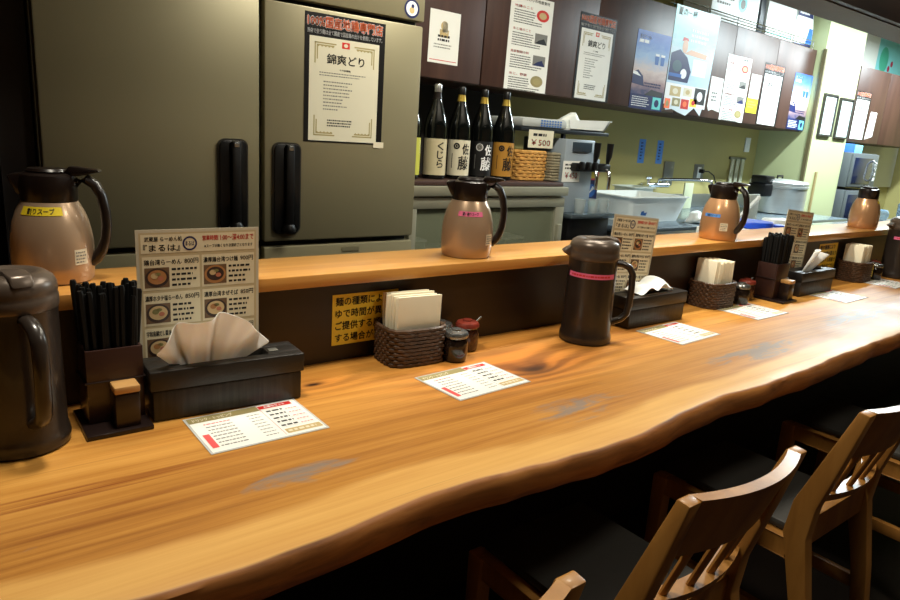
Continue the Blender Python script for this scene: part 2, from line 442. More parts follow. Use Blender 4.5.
# ================================================================== THE COUNTER AND THE LEDGE
FRONT = [(-0.6, .735), (-0.2, .725), (0.02, .712), (.179, .695), (.25, .687), (.335, .690), (.409, .697), (.497, .708), (.587, .711), (.666, .709), (.723, .702), (.801, .690), (.897, .684), (1.037, .686), (1.12, .697), (1.209, .712), (1.337, .720), (1.485, .712), (1.681, .714), (2.009, .732), (2.39, .743), (2.9, .742), (3.5, .75), (4.6, .75)]
def front_y(x):
    for (x0, y0), (x1, y1) in zip(FRONT, FRONT[1:]):
        if x0 <= x <= x1:
            t = (x-x0)/(x1-x0); t = t*t*(3-2*t)*0.5 + t*0.5
            return y0+(y1-y0)*t
    return 0.74
def make_counter():
    bm = bmesh.new(); uvl = bm.loops.layers.uv.new('UVMap')
    xs = [-0.6+0.02*k for k in range(261)]; rows = []
    rr = random.Random(3)
    for x in xs:
        fy = front_y(x) + 0.0015*math.sin(x*23+1.3) + 0.001*math.sin(x*61)
        b = 0.003*math.sin(x*9)+0.0015*math.sin(x*31+2)
        prof = [(fy+0.06, 0.690, -0.10), (fy+0.020+b, 0.6895, -0.06), (fy+0.006+b, 0.695, -0.055), (fy-0.004+b*.6, 0.712, -0.04), (fy-0.005+b*.4, 0.730, -0.02), (fy-0.001, 0.744, -0.006), (fy+0.004, 0.7485, -0.001), (fy+0.009, 0.75, 0.004)]
        for f in (0.04, .08, .12, .2, .3, .4, .5, .55): prof.append((fy+f, 0.75, f))
        prof.append((1.30, 0.75, 1.30-fy)); prof.append((1.30, 0.690, 0.62)); 
        rows.append(([bm.verts.new((x, y, z)) for y, z, v in prof], [v for y, z, v in prof]))
    for k in range(len(xs)-1):
        A, va = rows[k]; B, vb = rows[k+1]; n = len(A)
        for q in range(n):
            j = (q+1) % n
            f = bm.faces.new((A[q], B[q], B[j], A[j]))
            for lp, uv in zip(f.loops, ((xs[k], va[q]), (xs[k+1], vb[q]), (xs[k+1], vb[j] if j else -0.1), (xs[k], va[j] if j else -0.1))): lp[uvl].uv = uv
    bm.faces.new(rows[0][0]); bm.faces.new(rows[-1][0][::-1])
    bmesh.ops.recalc_face_normals(bm, faces=bm.faces[:])
    me = bpy.data.meshes.new('counter_slab'); bm.to_mesh(me); bm.free(); me.materials.append(counter_mat())
    me.polygons.foreach_set('use_smooth', [True]*len(me.polygons)); me.set_sharp_from_angle(angle=math.radians(38))
    o = bpy.data.objects.new('counter_slab', me); COL.objects.link(o)
    return tag(o, 'long honey-coloured timber counter slab with a wavy live edge and a dark knot', 'counter')
make_counter()
mb = MB(); mb.box((-1.4, 1.258, 0.936), (4.9, 1.452, 0.9635), 'ledge', 0.0025)
tag(mb.build('serving_ledge'), 'raised narrow timber serving ledge carrying the vacuum jugs above the counter', 'shelf')

# ================================================================== FRIDGE
fr_m = mat('fridge_steel', (143, 135, 106), 0.38, 0.30, 0.05, (1.2, 1.2, 1.2))
fr_edge = mat('fridge_edge', (170, 162, 130), 0.35, 0.6, 0.02)
gap = mat('fridge_gap_black', (8, 8, 8), 0.6)
fr = thing('refrigerator', 'tall four-door stainless steel refrigerator behind the ledge, with a certificate on its door', 'refrigerator', (0.285, 2.30, 0))
mb = MB(); mb.box((0, 0.055, 0.06), (1.315, 0.75, 1.95), fr_m, 0.004); mb.box((0.01, 0.045, 0.07), (1.305, 0.056, 1.93), gap)
for x in (0.06, 1.2): mb.box((x, 0.1, 0.0), (x+0.05, 0.15, 0.06), gap); mb.box((x, 0.6, 0.0), (x+0.05, 0.65, 0.06), gap)
mb.build('body', fr)
mb = MB(); mb.box((0, 0, 1.672), (1.315, 0.045, 1.95), fr_m, 0.004); pn = mb.build('top_panel', fr)
pr = Print(); cu, cv = 1.255, 1.712
pr.disc(cu, cv, 0.030, 0.030, 'white_ink', 1); pr.ring(cu, cv, 0.026, 0.034, 'navy_ink', 2); pr.disc(cu, cv-0.006, 0.012, 0.012, 'tan_ink', 2); pr.disc(cu+0.003, cv+0.009, 0.007, 0.007, 'navy_ink', 3)
pr.build('round_emblem', pn)
def pod(x0, x1, z0, z1, hx):
    """recessed pull: rounded dark dish with a silver rim and a vertical grip bar"""
    mb = MB()
    def rr(a, b, c, d, r, y, n=6):
        P = []
        for (cx, cz, s) in ((b-r, d-r, 0), (a+r, d-r, 1), (a+r, c+r, 2), (b-r, c+r, 3)):
            for k in range(n+1):
                t = PI/2*s+PI/2*k/n; P.append((cx+r*math.cos(t), cz+r*math.sin(t)))
        return P
    mb.prism(rr(x0, x1, z0, z1, 0.026, 0), 1, -0.006, 0.004, mat('handle_rim', (74, 72, 66), 0.3, 0.6))
    mb.prism(rr(x0+0.005, x1-0.005, z0+0.005, z1-0.005, 0.022, 0), 1, -0.011, -0.005, mat('handle_dish', (20, 20, 20), 0.25, var=0.02), 0.002)
    c = hx; mb.box((c-0.016, -0.032, z0+0.03), (c+0.016, -0.010, z1-0.006), 'black', 0.008)
    mb.box((c-0.009, -0.0335, z1-0.028), (c+0.009, -0.0305, z1-0.012), 'steel', 0.001)  # small steel chip stands in for the glint atop the grip
    mb.lathe([(0.0, 0), (0.024, 0.002), (0.026, 0.012), (0.018, 0.028), (0.0, 0.034)], 'black', 16, (c, -0.016, z0+0.008))
    return mb
def door(x0, x1, z0, z1, hx0=None, hx1=None, hz0=0, hz1=0):
    mb = MB(); mb.box((x0, 0, z0), (x1, 0.045, z1), fr_m, 0.006)
    d = mb.build('door', fr)
    if hx0 is not None: pod(hx0, hx1, hz0, hz1, (hx0+hx1)/2+0.004).build('handle', d)
    return d
door(0.003, 0.655, 0.845, 1.655, 0.508, 0.612, 0.885, 1.200)
door(0.672, 1.312, 0.845, 1.655, 0.700, 0.808, 0.872, 1.196)
door(0.003, 0.655, 0.08, 0.825, 0.508, 0.612, 0.45, 0.76)
door(0.672, 1.312, 0.08, 0.825, 0.700, 0.808, 0.45, 0.76)
mb = MB(); mb.box((0.985, -0.003, 0.796), (1.06, -0.0005, 0.812), fr_edge); mb.build('name_plate', fr)

# ---------------------------------------------------------------- posters
def cert(w, h, edge='black', sheet='paper'):  # white default stands for overexposure on the cabinet copies; fridge one is cream
    p = Print(); p.sheet(w, h, edge)
    p.text('100%国産地鶏専門店', 0.03*w, 0.898*h, 0.93*w, 0.084*h, 'white_ink', 1, 0.062)
    p.text('100%国産地鶏専門店', 0.03*w, 0.898*h, 0.93*w, 0.084*h, 'orange_ink', 3, 0.030)
    p.text('当店で使う鶏は全て国産で国産鶏の出汁を使用しています。', 0.03*w, 0.845*h, 0.93*w, 0.036*h, 'white_ink', 2)
    a, b, c, d = 0.055*w, 0.012*h, 0.925*w, 0.825*h
    p.rect(a, b, c, d, sheet, 1)
    W, H = c-a, d-b
    for sx in (0, 1):
        for sy in (0, 1):
            x = a+0.07*W if sx == 0 else c-0.07*W; z = b+0.05*H if sy == 0 else d-0.05*H
            dx = 1 if sx == 0 else -1; dz = 1 if sy == 0 else -1
            for t, l1, l2 in ((0.0, 0.30, 0.2), (0.03, 0.24, 0.14)):
                x0 = x+dx*t*W; z0 = z+dz*t*H*0.7; e = 0.016*W
                p.rect(min(x0, x0+dx*l1*W), min(z0, z0+dz*e), max(x0, x0+dx*l1*W), max(z0, z0+dz*e), 'gold_ink', 2)
                p.rect(min(x0, x0+dx*e), min(z0, z0+dz*l2*H), max(x0, x0+dx*e), max(z0, z0+dz*l2*H), 'gold_ink', 2)
            for k in range(5): p.disc(x+dx*(0.05+0.05*k)*W, z+dz*0.035*H, 0.012*W, 0.008*H, 'gold_ink', 3, 8)
    p.rect(a+0.45*W, d-0.085*H, a+0.56*W, d-0.025*H, 'red_ink', 2); p.disc(a+0.505*W, d-0.055*H, 0.03*W, 0.018*H, 'cert', 3)
    p.text('錦爽どり', a+0.24*W, d-0.245*H, 0.54*W, 0.095*H, 'ink', 2)
    p.text('十六品種鶏', a+0.42*W, d-0.305*H, 0.16*W, 0.018*H, 'ink', 2)
    p.lines(a+0.14*W, a+0.86*W, d-0.32*H, d-0.37*H, 2, 'grey_ink', 2, 0.8, 0.4, 5)
    p.lines(a+0.2*W, a+0.66*W, d-0.40*H, d-0.70*H, 9, 'grey_ink', 2, 0.45, 0.36, 6)
    p.lines(a+0.26*W, a+0.68*W, d-0.78*H, d-0.86*H, 3, 'ink', 2, 0.8, 0.5, 7)
    return p
p = cert(0.325, 0.437, 'black', 'cert'); p.rect(0.29, -0.012, 0.335, 0.01, 'cream', 4)
tag(p.build('poster', None, (1.102, 2.2995, 1.203)), 'black-topped chicken certificate poster taped on the steel refrigerator door', 'poster')

# ================================================================== WALL CABINETS
TILT = 0.0142
def cab_z(x): return 1.507-TILT*(x-1.885)
def cabinet(x0, x1, ndoor, label, top=2.085):
    h = top-1.47
    c = thing('wall_cabinet', label, 'cabinet', (x0, 2.72, cab_z(x0)), 0, 'brown wall cabinets over the back counter'); c.rotation_euler = (0, TILT, 0)
    w = x1-x0
    mb = MB(); mb.box((0, 0.02, 0), (w, 0.355, h), 'cabinet', 0.002); mb.build('body', c)
    for k in range(ndoor):
        mb = MB(); mb.box((w*k/ndoor+0.002, 0, 0.004), (w*(k+1)/ndoor-0.002, 0.02, h-0.003), 'cabinet', 0.0015); mb.build('door', c)
    return c
cabinet(1.60, 2.245, 1, 'reddish brown wall cabinet over the sake bottles, with one small white notice')
cabinet(2.25, 3.865, 2, 'long brown wall cabinet with the tall white notice and the first blue poster')
cabinet(3.87, 5.585, 3, 'long brown wall cabinet beside the pale pillar, topped by a wire rail')
fc = thing('wall_cabinet', 'brightly lit brown wall cabinet beyond the pale pillar, above the microwaves', 'cabinet', (6.41, 2.72, 1.415))
mb = MB(); mb.box((0, 0.02, 0), (1.7, 0.355, 0.63), 'cabinet', 0.002); mb.build('body', fc)
for k in range(2):
    mb = MB(); mb.box((0.63*k+0.002, 0, 0.003), (0.63*(k+1)-0.002+(0.44 if k else 0), 0.02, 0.627), 'cabinet', 0.0015); mb.build('door', fc)

def hang(p, x0, z0, name, label, cat='poster', group=None, y=2.7195):
    return tag(p.build(name, None, (x0, y, z0), (0, TILT, 0)), label, cat, group)
# small white notice
p = Print(); p.sheet(0.177, 0.232, 'paper'); p.disc(0.085, 0.165, 0.02, 0.022, 'tan_ink', 1); p.rect(0.06, 0.115, 0.112, 0.15, 'tan_ink', 1)
p.text('鶏', 0.075, 0.135, 0.03, 0.05, 'cream', 2); p.lines(0.05, 0.125, 0.128, 0.095, 2, 'ink', 2, 0.9, 0.6, 3); p.lines(0.03, 0.15, 0.09, 0.065, 2, 'grey_ink', 2, 0.8, 0.4, 4); p.rect(0.01, 0.012, 0.167, 0.015, 'red_ink', 2)
hang(p, 1.92, 1.580, 'notice', 'small white notice alone on the cabinet above the sake bottles', 'notice')
def article(w, h):
    p = Print(); p.sheet(w, h, 'paper')
    p.text('安心こだわりの地産食材', 0.10*w, 0.945*h, 0.8*w, 0.035*h, 'ink', 2)
    pic = [('red_ink', 'tan_ink'), ('grey_ink', 'ink'), ('grey_ink', 'navy_ink'), ('olive_ink', 'gold_ink')]
    for k in range(4):
        v = h*(0.90-0.235*k)
        p.text(('地鶏のこと', '水と塩のこと', '自家製麺の粉', '米と、野菜')[k], 0.09*w, v-0.035*h, 0.42*w, 0.028*h, 'red_ink', 2)
        p.lines(0.09*w, 0.60*w, v-0.05*h, v-0.15*h, 4, 'ink', 2, 0.9, 0.42, k+11)
        p.lines(0.09*w, 0.92*w, v-0.15*h, v-0.20*h, 2, 'ink', 2, 0.8, 0.42, k+31)
        if k in (0, 3):
            p.disc(0.76*w, v-0.075*h, 0.15*w, 0.062*h, pic[k][0], 1); p.disc(0.76*w, v-0.075*h, 0.09*w, 0.036*h, pic[k][1], 2)
        else:
            p.rect(0.62*w, v-0.14*h, 0.92*w, v-0.03*h, pic[k][0], 1); p.poly([(0.62*w, v-0.14*h), (0.92*w, v-0.14*h), (0.84*w, v-0.075*h), (0.72*w, v-0.10*h)], pic[k][1], 2)
    return p
hang(article(0.298, 0.458), 2.402, 1.504, 'poster', 'tall white notice with four red headings and round food pictures, above the wicker basket')
hang(cert(0.302, 0.452, 'black'), 2.912, 1.496, 'poster', 'chicken certificate with a red heading hung on the cabinet over the tap tower')
def beer(w, h):
    p = Print(); sky = print_mat('printed_sunset_sky', 2, 0, h, [(0.0, (40, 50, 84)), (0.22, (64, 66, 104)), (0.34, (170, 140, 140)), (0.5, (214, 196, 190)), (0.68, (150, 180, 216)), (0.85, (84, 124, 196)), (1.0, (60, 96, 184))])
    p.sheet(w, h, sky)
    p.text('生ビール', 0.07*w, 0.90*h, 0.34*w, 0.05*h, 'white_ink', 2); p.lines(0.07*w, 0.4*w, 0.89*h, 0.83*h, 1, 'white_ink', 2, 0.9, 0.7, 2)
    for k in range(2): p.poly([((0.60+0.17*k)*w, 0.60*h), ((0.70+0.17*k)*w, 0.60*h), ((0.715+0.17*k)*w, 0.73*h), ((0.585+0.17*k)*w, 0.73*h)], 'blue_ink', 2); p.rect((0.59+0.17*k)*w, 0.71*h, (0.71+0.17*k)*w, 0.74*h, 'white_ink', 3)
    p.poly([(0, 0.32*h), (0.36*w, 0.30*h), (0.30*w, 0.43*h), (0.14*w, 0.5*h), (0, 0.46*h)], 'navy_ink', 2); p.poly([(0, 0.44*h), (0.24*w, 0.42*h), (0.12*w, 0.47*h), (0, 0.48*h)], 'white_ink', 3)
    p.lines(0.36*w, 0.92*w, 0.36*h, 0.29*h, 2, 'navy_ink', 2, 0.9, 0.6, 4)
    p.poly([(0.4*w, 0.19*h), (0.97*w, 0.19*h), (0.97*w, 0.25*h), (0.6*w, 0.27*h)], 'ink', 2)
    p.rect(0, 0, w, 0.19*h, 'navy_ink', 2); p.lines(0.06*w, 0.62*w, 0.17*h, 0.03*h, 5, 'white_ink', 3, 0.8, 0.4, 8)
    p.rect(0.68*w, 0.02*h, 0.94*w, 0.18*h, 'teal_ink', 3); p.disc(0.81*w, 0.10*h, 0.07*w, 0.05*h, 'navy_ink', 4)
    return p
hang(beer(0.325, 0.445), 3.408, 1.483, 'poster', 'blue sunset beer poster next to the big teal poster')
# big teal poster, torn lower edge
p = Print(); w, h = 0.478, 0.640
tealsky = print_mat('printed_teal_sky', 2, 0, h, [(0.0, (225, 236, 240)), (0.35, (190, 216, 236)), (0.6, (206, 226, 236)), (0.8, (130, 208, 210)), (1.0, (110, 206, 204))])
mb0 = [(0, 0.10), (0, 0.64), (w, 0.64), (w*0.96, 0.16), (w*0.86, 0.01), (w*0.70, 0.055), (w*0.52, 0.0), (w*0.34, 0.015), (w*0.2, 0.03), (0.03, 0.02)]
p.prism([(u, v) for u, v in mb0], 1, -0.0009, 0, tealsky)
p.text('夏の一杯', 0.05*w, 0.585, 0.42*w, 0.045, 'white_ink', 2)
p.disc(0.30*w, 0.415, 0.06*w, 0.042, 'skin_ink', 2); p.poly([(0.22*w, 0.44), (0.24*w, 0.465), (0.34*w, 0.462), (0.37*w, 0.445), (0.3*w, 0.45)], 'red_ink', 3)
p.poly([(0.02*w, 0.20), (0.46*w, 0.20), (0.50*w, 0.27), (0.38*w, 0.35), (0.20*w, 0.39), (0.02*w, 0.36)], 'navy_ink', 2)
p.poly([(0.30*w, 0.37), (0.80*w, 0.36), (0.82*w, 0.39), (0.44*w, 0.40)], 'skin_ink', 2)
p.disc(0.34*w, 0.25, 0.07*w, 0.03, 'white_ink', 3); p.disc(0.18*w, 0.29, 0.10*w, 0.035, mat('dark_teal_ink', (52, 84, 96), 0.4), 3)
p.rect(0.52*w, 0.25, 0.84*w, 0.35, 'white_ink', 2); p.lines(0.40*w, 0.84*w, 0.53, 0.44, 3, 'white_ink', 2, 0.8, 0.5, 9)
p.rect(0.02*w, 0.225, 0.30*w, 0.245, 'blue_ink', 4); p.rect(0.0, 0.055, 0.95*w, 0.185, 'white_ink', 1)
for k, (a, b, c2, d, m_) in enumerate(((.10, .11, .34, .17, 'tan_ink'), (.40, .12, .60, .17, 'cream'), (.66, .08, .92, .18, 'ink'), (.02, .03, .14, .09, 'orange_ink'), (.18, .05, .36, .10, 'olive_ink'), (.38, .04, .56, .10, 'red_ink'), (.58, .06, .74, .11, 'yellow'))):
    p.rect(a*w, b, c2*w, d, m_, 2); p.disc((a+c2)/2*w, (b+d)/2, (c2-a)*0.25*w, (d-b)*0.3, ('cream', 'tan_ink', 'white_ink', 'gold_ink', 'cream', 'orange_ink', 'red_ink')[k], 3)
hang(p, 3.742, 1.476, 'poster', 'largest poster, teal and white with a printed figure in navy and food pictures below')
p = Print(); p.prism([(0, 0.03), (0.02, 0), (0.06, 0.012), (0.15, 0), (0.145, 0.218), (0.0, 0.222)], 1, -0.0009, 0, 'paper'); p.lines(0.03, 0.12, 0.13, 0.06, 3, 'grey_ink', 2, 0.7, 0.5, 3)
hang(p, 4.225, 1.522, 'notice', 'small white paper between the teal poster and a tall white notice', 'notice')
hang(article(0.300, 0.428), 4.383, 1.474, 'poster', 'tall white notice with red headings right beside the yellow-footed paper')
p = Print(); p.sheet(0.135, 0.262, 'paper'); p.rect(-0.01, 0.0, 0.135, 0.10, mat('lime_paper', (214, 222, 40), 0.45), 1); p.lines(0.01, 0.12, 0.085, 0.03, 3, 'olive_ink', 2, 0.7, 0.5, 3)
hang(p, 4.712, 1.545, 'notice', 'narrow white paper with a lime yellow foot on the brown cabinet', 'notice')
hang(cert(0.285, 0.430, 'black'), 4.868, 1.472, 'poster', 'chicken certificate with a red heading beside the lime-footed paper')
hang(beer(0.278, 0.415), 5.318, 1.465, 'poster', 'blue sunset beer poster at the cabinet end by the pale pillar')
p = cert(0.29, 0.405, 'black'); tag(p.build('poster', None, (6.425, 2.7195, 1.44)), 'red-headed certificate on the bright cabinet beyond the pillar', 'poster')
p = Print(); p.prism([(0, 0.0), (0.15, 0.03), (0.16, 0.24), (0.03, 0.24)], 1, -0.0009, 0, 'paper'); p.lines(0.04, 0.13, 0.18, 0.08, 3, 'grey_ink', 2, 0.7, 0.5, 3)
tag(p.build('notice', None, (6.74, 2.7195, 1.45)), 'slanted white paper beside the certificate beyond the pillar', 'notice')

# framed sheets on the pillar
frame_b = mat('dark_picture_frame', (52, 50, 46), 0.4); glassy = mat('framed_sheet', (212, 228, 226), 0.3)
for (x0, x1, z0, z1, lab) in ((5.70, 5.925, 1.435, 1.760, 'slim framed pale sheet on the pillar, nearer the brown cabinets'), (5.985, 6.225, 1.430, 1.750, 'slim framed pale sheet at the far edge of the pillar')):
    pf = thing('picture_frame', lab, 'picture frame', (x0, 2.655, z0)); w, h = x1-x0, z1-z0
    mb = MB(); t_ = 0.014
    mb.box((0, -0.016, 0), (w, 0.004, t_), frame_b); mb.box((0, -0.016, h-t_), (w, 0.004, h), frame_b); mb.box((0, -0.016, t_), (t_, 0.004, h-t_), frame_b); mb.box((w-t_, -0.016, t_), (w, 0.004, h-t_), frame_b); mb.build('frame', pf)
    mb = MB(); mb.box((t_, -0.006, t_), (w-t_, 0.002, h-t_), glassy); mb.build('sheet', pf)

# wire rail and the goods stowed on the cabinets
rail_z = lambda x: cab_z(x)+0.615
mb = MB()
for dz in (0.02, 0.055):
    mb.tube([(3.70, 2.735, rail_z(3.7)+dz), (5.56, 2.735, rail_z(5.56)+dz)], 0.004, 'chrome', 8)
for k in range(6):
    x = 3.74+0.36*k; mb.tube([(x, 2.735, rail_z(x)-0.001), (x, 2.735, rail_z(x)+0.058)], 0.0035, 'chrome', 8)
tag(mb.build('wire_rail'), 'thin chrome rail along the top front of the brown cabinets', 'rail')
def carton(x0, x1, h, label, deco):
    z0 = rail_z(x1)+0.012; mb = MB(); mb.box((x0, 2.76, z0), (x1, 2.98, z0+h), 'white_pl', 0.004)
    b = mb.build('carton'); tag(b, label, 'box', 'white cartons above the cabinets')
    p = Print(); deco(p); p.build('print', b, (x0, 2.759, z0)); return b
def d1(p): p.disc(0.36, 0.14, 0.05, 0.05, 'teal_ink', 1); p.disc(0.36, 0.14, 0.03, 0.03, 'grey_ink', 2); p.lines(0.05, 0.25, 0.17, 0.1, 2, 'grey_ink', 1, 0.8, 0.4, 2)
carton(4.17, 4.74, 0.25, 'white carton with a round teal picture on top of the cabinets', d1)
def d2(p): p.rect(0.02, 0.02, 0.38, 0.03, 'teal_ink', 1)
carton(4.86, 5.26, 0.26, 'plain white carton on top of the cabinets by the blue pack', d2)
mb = MB(); z0 = rail_z(4.84)+0.012; mb.prism([(4.775, z0), (4.84, z0), (4.85, z0+0.15), (4.83, z0+0.27), (4.77, z0+0.27), (4.785, z0+0.12)], 1, 2.77, 2.93, mat('dark_bag', (40, 44, 48), 0.4), 0.006)
tag(mb.build('dark_bag'), 'dark bag squeezed between two white cartons on the cabinets', 'bag')
z0 = rail_z(5.5)+0.012
bp = thing('snack_pack', 'upright blue and white pack at the end of the cabinet top', 'pack', (5.285, 2.76, z0))
mb = MB(); mb.prism([(0, 0), (0.27, 0), (0.275, 0.12), (0.23, 0.26), (0.01, 0.27), (-0.01, 0.13)], 1, 0, 0.05, 'white_pl', 0.012); mb.build('bag', bp)
p = Print(base=0.002); p.poly([(0.0, 0.2), (0.23, 0.2), (0.21, 0.245), (0.01, 0.25)], 'navy_ink', 1); p.lines(0.02, 0.2, 0.24, 0.21, 1, 'white_ink', 2, 0.8, 0.6); p.poly([(0.17, 0.02), (0.26, 0.02), (0.255, 0.13), (0.2, 0.13)], 'blue_ink', 1); p.rect(0.06, 0.05, 0.065, 0.19, 'blue_ink', 1); p.rect(0.0, 0.0, 0.26, 0.012, 'navy_ink', 1); p.build('print', bp)
p = Print(); p.sheet(0.9, 0.4, mat('aqua_banner', (130, 206, 206), 0.5)); p.disc(0.16, 0.2, 0.10, 0.12, mat('green_print', (70, 170, 140), 0.5), 1)
for (u, v) in ((0.30, 0.13), (0.36, 0.18), (0.62, 0.2)): p.disc(u, v, 0.03, 0.03, mat('crimson_print', (170, 30, 70), 0.5), 2, 8)
tag(p.build('banner', None, (7.50, 3.0595, 2.04)), 'aqua flower banner on the wall over the far bright cabinet', 'banner')

# ================================================================== UNDERCOUNTER FRIDGE, BOTTLES, BASKETS, BEER TOWER
uc = thing('undercounter_refrigerator', 'low glass-fronted refrigerator under the sake bottles', 'refrigerator', (1.615, 2.35, 0))
st = mat('pale_steel_frame', (168, 166, 146), 0.35, 0.5, 0.04); W = 0.93
mb = MB(); mb.box((0, 0.03, 0.06), (0.03, 0.62, 1.0), st); mb.box((W-0.03, 0.03, 0.06), (W, 0.62, 1.0), st); mb.box((0.03, 0.58, 0.06), (W-0.03, 0.62, 1.0), mat('cold_interior', (190, 194, 170), 0.5)); mb.box((0.03, 0.03, 0.06), (W-0.03, 0.58, 0.12), st); mb.box((0.03, 0.03, 0.96), (W-0.03, 0.58, 1.0), st)
for x in (0.05, W-0.1): mb.box((x, 0.1, 0), (x+0.05, 0.5, 0.06), gap)
mb.build('body', uc)
mb = MB(); mb.box((-0.012, -0.012, 1.0), (W+0.008, 0.64, 1.042), st, 0.004); mb.build('top', uc)
mb = MB(); 
mb.box((0.0, 0, 0.14), (W, 0.028, 0.20), st, 0.003); mb.box((0.0, 0, 0.945), (W, 0.028, 0.992), st, 0.003); mb.box((0.0, 0, 0.20), (0.035, 0.028, 0.945), st, 0.003); mb.box((W-0.06, 0, 0.20), (W, 0.028, 0.945), st, 0.003)
dr = mb.build('door', uc)
mb = MB(); mb.box((0.035, 0.012, 0.20), (W-0.06, 0.016, 0.945), mat('fridge_glass', (160, 166, 138), 0.06, alpha=0.28, var=0)); mb.build('glass', dr)
mb = MB(); mb.box((W-0.05, -0.02, 0.5), (W-0.02, 0.0, 0.86), st, 0.006); mb.build('handle', dr)
mb = MB(); mb.box((0.032, 0.06, 0.60), (W-0.032, 0.57, 0.612), 'steel_dull'); mb.build('shelf', uc)
for k, (x, w_, h_, c_) in enumerate(((1.72, 0.13, 0.17, (150, 156, 140)), (1.90, 0.16, 0.12, (120, 112, 84)), (2.12, 0.15, 0.15, (200, 204, 194)), (2.33, 0.12, 0.16, (90, 96, 88)))):
    tb = thing('food_container', ('grey tub', 'tan tub', 'white tub', 'dark tub')[k] + ' stored inside the glass-fronted refrigerator', 'container', (x, 2.46, 0.612), 0, 'tubs in the low refrigerator')
    m_ = mat('tub_%d' % k, c_, 0.5); mb = MB(); mb.box((-w_/2, 0, 0), (w_/2, 0.16, h_), m_, 0.01); mb.build('tub', tb)
    mb = MB(); mb.box((-w_/2-0.004, -0.004, h_), (w_/2+0.004, 0.164, h_+0.012), 'white_pl', 0.004); mb.build('lid', tb)
mb = MB(); mb.box((1.62, 2.36, 1.0435), (2.535, 2.80, 1.062), mat('dark_red_board', (64, 44, 40), 0.55), 0.003)
tag(mb.build('board'), 'dark board lying on the low refrigerator under the bottles', 'board')

BP = [(0.046, 0), (0.0515, 0.004), (0.0525, 0.012), (0.0525, 0.215), (0.051, 0.235), (0.046, 0.258), (0.036, 0.29), (0.0255, 0.32), (0.0185, 0.345), (0.0155, 0.365), (0.0148, 0.378), (0.0148, 0.390)]
glass_dark = mat('dark_bottle_glass', (10, 12, 11), 0.08, var=0, coat=0.5)
def bottle(x, capm, labm, label, text, tm, emblem=None, neck=None, extra=None):
    b = thing('sake_bottle', label, 'bottle', (x, 2.50, 1.0625), -0.40, 'large sake bottles on the low refrigerator')
    mb = MB(); mb.lathe(BP, glass_dark, 40); mb.build('glass', b)
    mb = MB(); mb.lathe([(0.0168, 0.372), (0.0172, 0.374), (0.0172, 0.402), (0.015, 0.406), (0, 0.406)], capm, 24); mb.build('cap', b)
    if neck:
        mb = MB(); mb.lathe([(0.0205, 0.343), (0.0165, 0.365), (0.0163, 0.373), (0.0150, 0.373)], neck, 24); mb.build('neck_band', b)
    z0, z1 = 0.018, 0.175
    pr = Print(lambda u, v, d: ((0.0525+d)*math.sin(u/0.0525), -(0.0525+d)*math.cos(u/0.0525), v), 0.0004, 0.0006)
    pr.rectgrid(-0.070, z0, 0.070, z1, labm, 0, 24)
    if emblem:
        pr.ring(-0.022, 0.148, 0.007, 0.014, emblem, 2); pr.disc(-0.022, 0.148, 0.005, 0.005, emblem, 2); pr.rect(-0.042, 0.05, -0.039, 0.115, emblem, 2)
    if len(text) == 2:
        pr.text(text[0], 0.004, 0.112, 0.036, 0.048, tm, 2); pr.text(text[1], -0.012, 0.044, 0.050, 0.060, tm, 2)
    elif text:
        pr.vtext(text, 0.0, 0.165, 0.030, 0.034, tm, 2)
    if extra: extra(pr)
    pr.build('label', b)
    return b
lime = mat('lime_label', (190, 190, 70), 0.5); oat = mat('oatmeal_label', (196, 184, 150), 0.5); ochre = mat('ochre_label', (176, 126, 50), 0.45)
ivory = mat('ivory_label', (214, 206, 180), 0.5); goldcap = mat('gold_foil', (190, 160, 70), 0.3, 0.6); silver = mat('silver_cap', (190, 190, 190), 0.25, 0.8)
blkl = mat('black_label', (20, 20, 20), 0.5)
def ex0(p): p.rect(-0.058, 0.028, -0.01, 0.08, 'white_ink', 1); p.rect(0.0, 0.11, 0.058, 0.165, 'white_ink', 1)
bottle(1.690, 'black', lime, 'sake bottle half hidden by the tall refrigerator, with a lime label', '', 'ink', None, None, ex0)
bottle(1.832, silver, oat, 'sake bottle with a silver cap and an oatmeal label reading downwards', 'くじら', 'ink', None, 'brownblack')
bottle(1.966, 'black', ivory, 'sake bottle with a gold neck band and an ivory label with black writing', '佐藤', 'ink', 'ink', goldcap)
def ex1(p): p.disc(-0.022, 0.148, 0.0165, 0.0165, 'white_ink', 1)
bottle(2.100, 'black', blkl, 'sake bottle with a black label and white writing', '佐藤', 'white_ink', 'grey_ink', goldcap, ex1)
bottle(2.236, 'black', ochre, 'sake bottle with an ochre label, next to the wicker basket', '佐藤', 'ink', 'ink', goldcap)

def weave_basket(sx, sy, h, m, rows, r, waves, amp, flare=0.0, n=72, p=4.0):
    """walls of woven strands: one wavy strand per row around a rounded box, in counterphase"""
    mb = MB()
    def pt(a, k, z):
        f = 1+flare*(z/h); c, s = math.cos(a), math.sin(a)
        q = (abs(c)**p+abs(s)**p)**(-1/p); rr = 1+amp*math.sin(waves*a+k*PI)
        return (sx*f*q*c*rr, sy*f*q*s*rr, z)
    for k in range(rows):
        z = r+(h-2*r)*k/(rows-1)
        mb.tube([pt(2*PI*i/n, k, z) for i in range(n)], r*1.12, m, 6, True, up=(0, 0, 1))
    def inner(a, z, q=0.93):
        x, y, _ = pt(a, 0, z); x /= (1+amp*math.sin(waves*a)); y /= (1+amp*math.sin(waves*a)); return (x*q, y*q, z)
    N = 40; vs = [inner(2*PI*i/N, 0.004) for i in range(N)]+[inner(2*PI*i/N, h-r, 0.95) for i in range(N)]
    mb.faces(vs, [tuple(range(N))[::-1]]+[(i, (i+1) % N, N+(i+1) % N, N+i) for i in range(N)], m)
    return mb
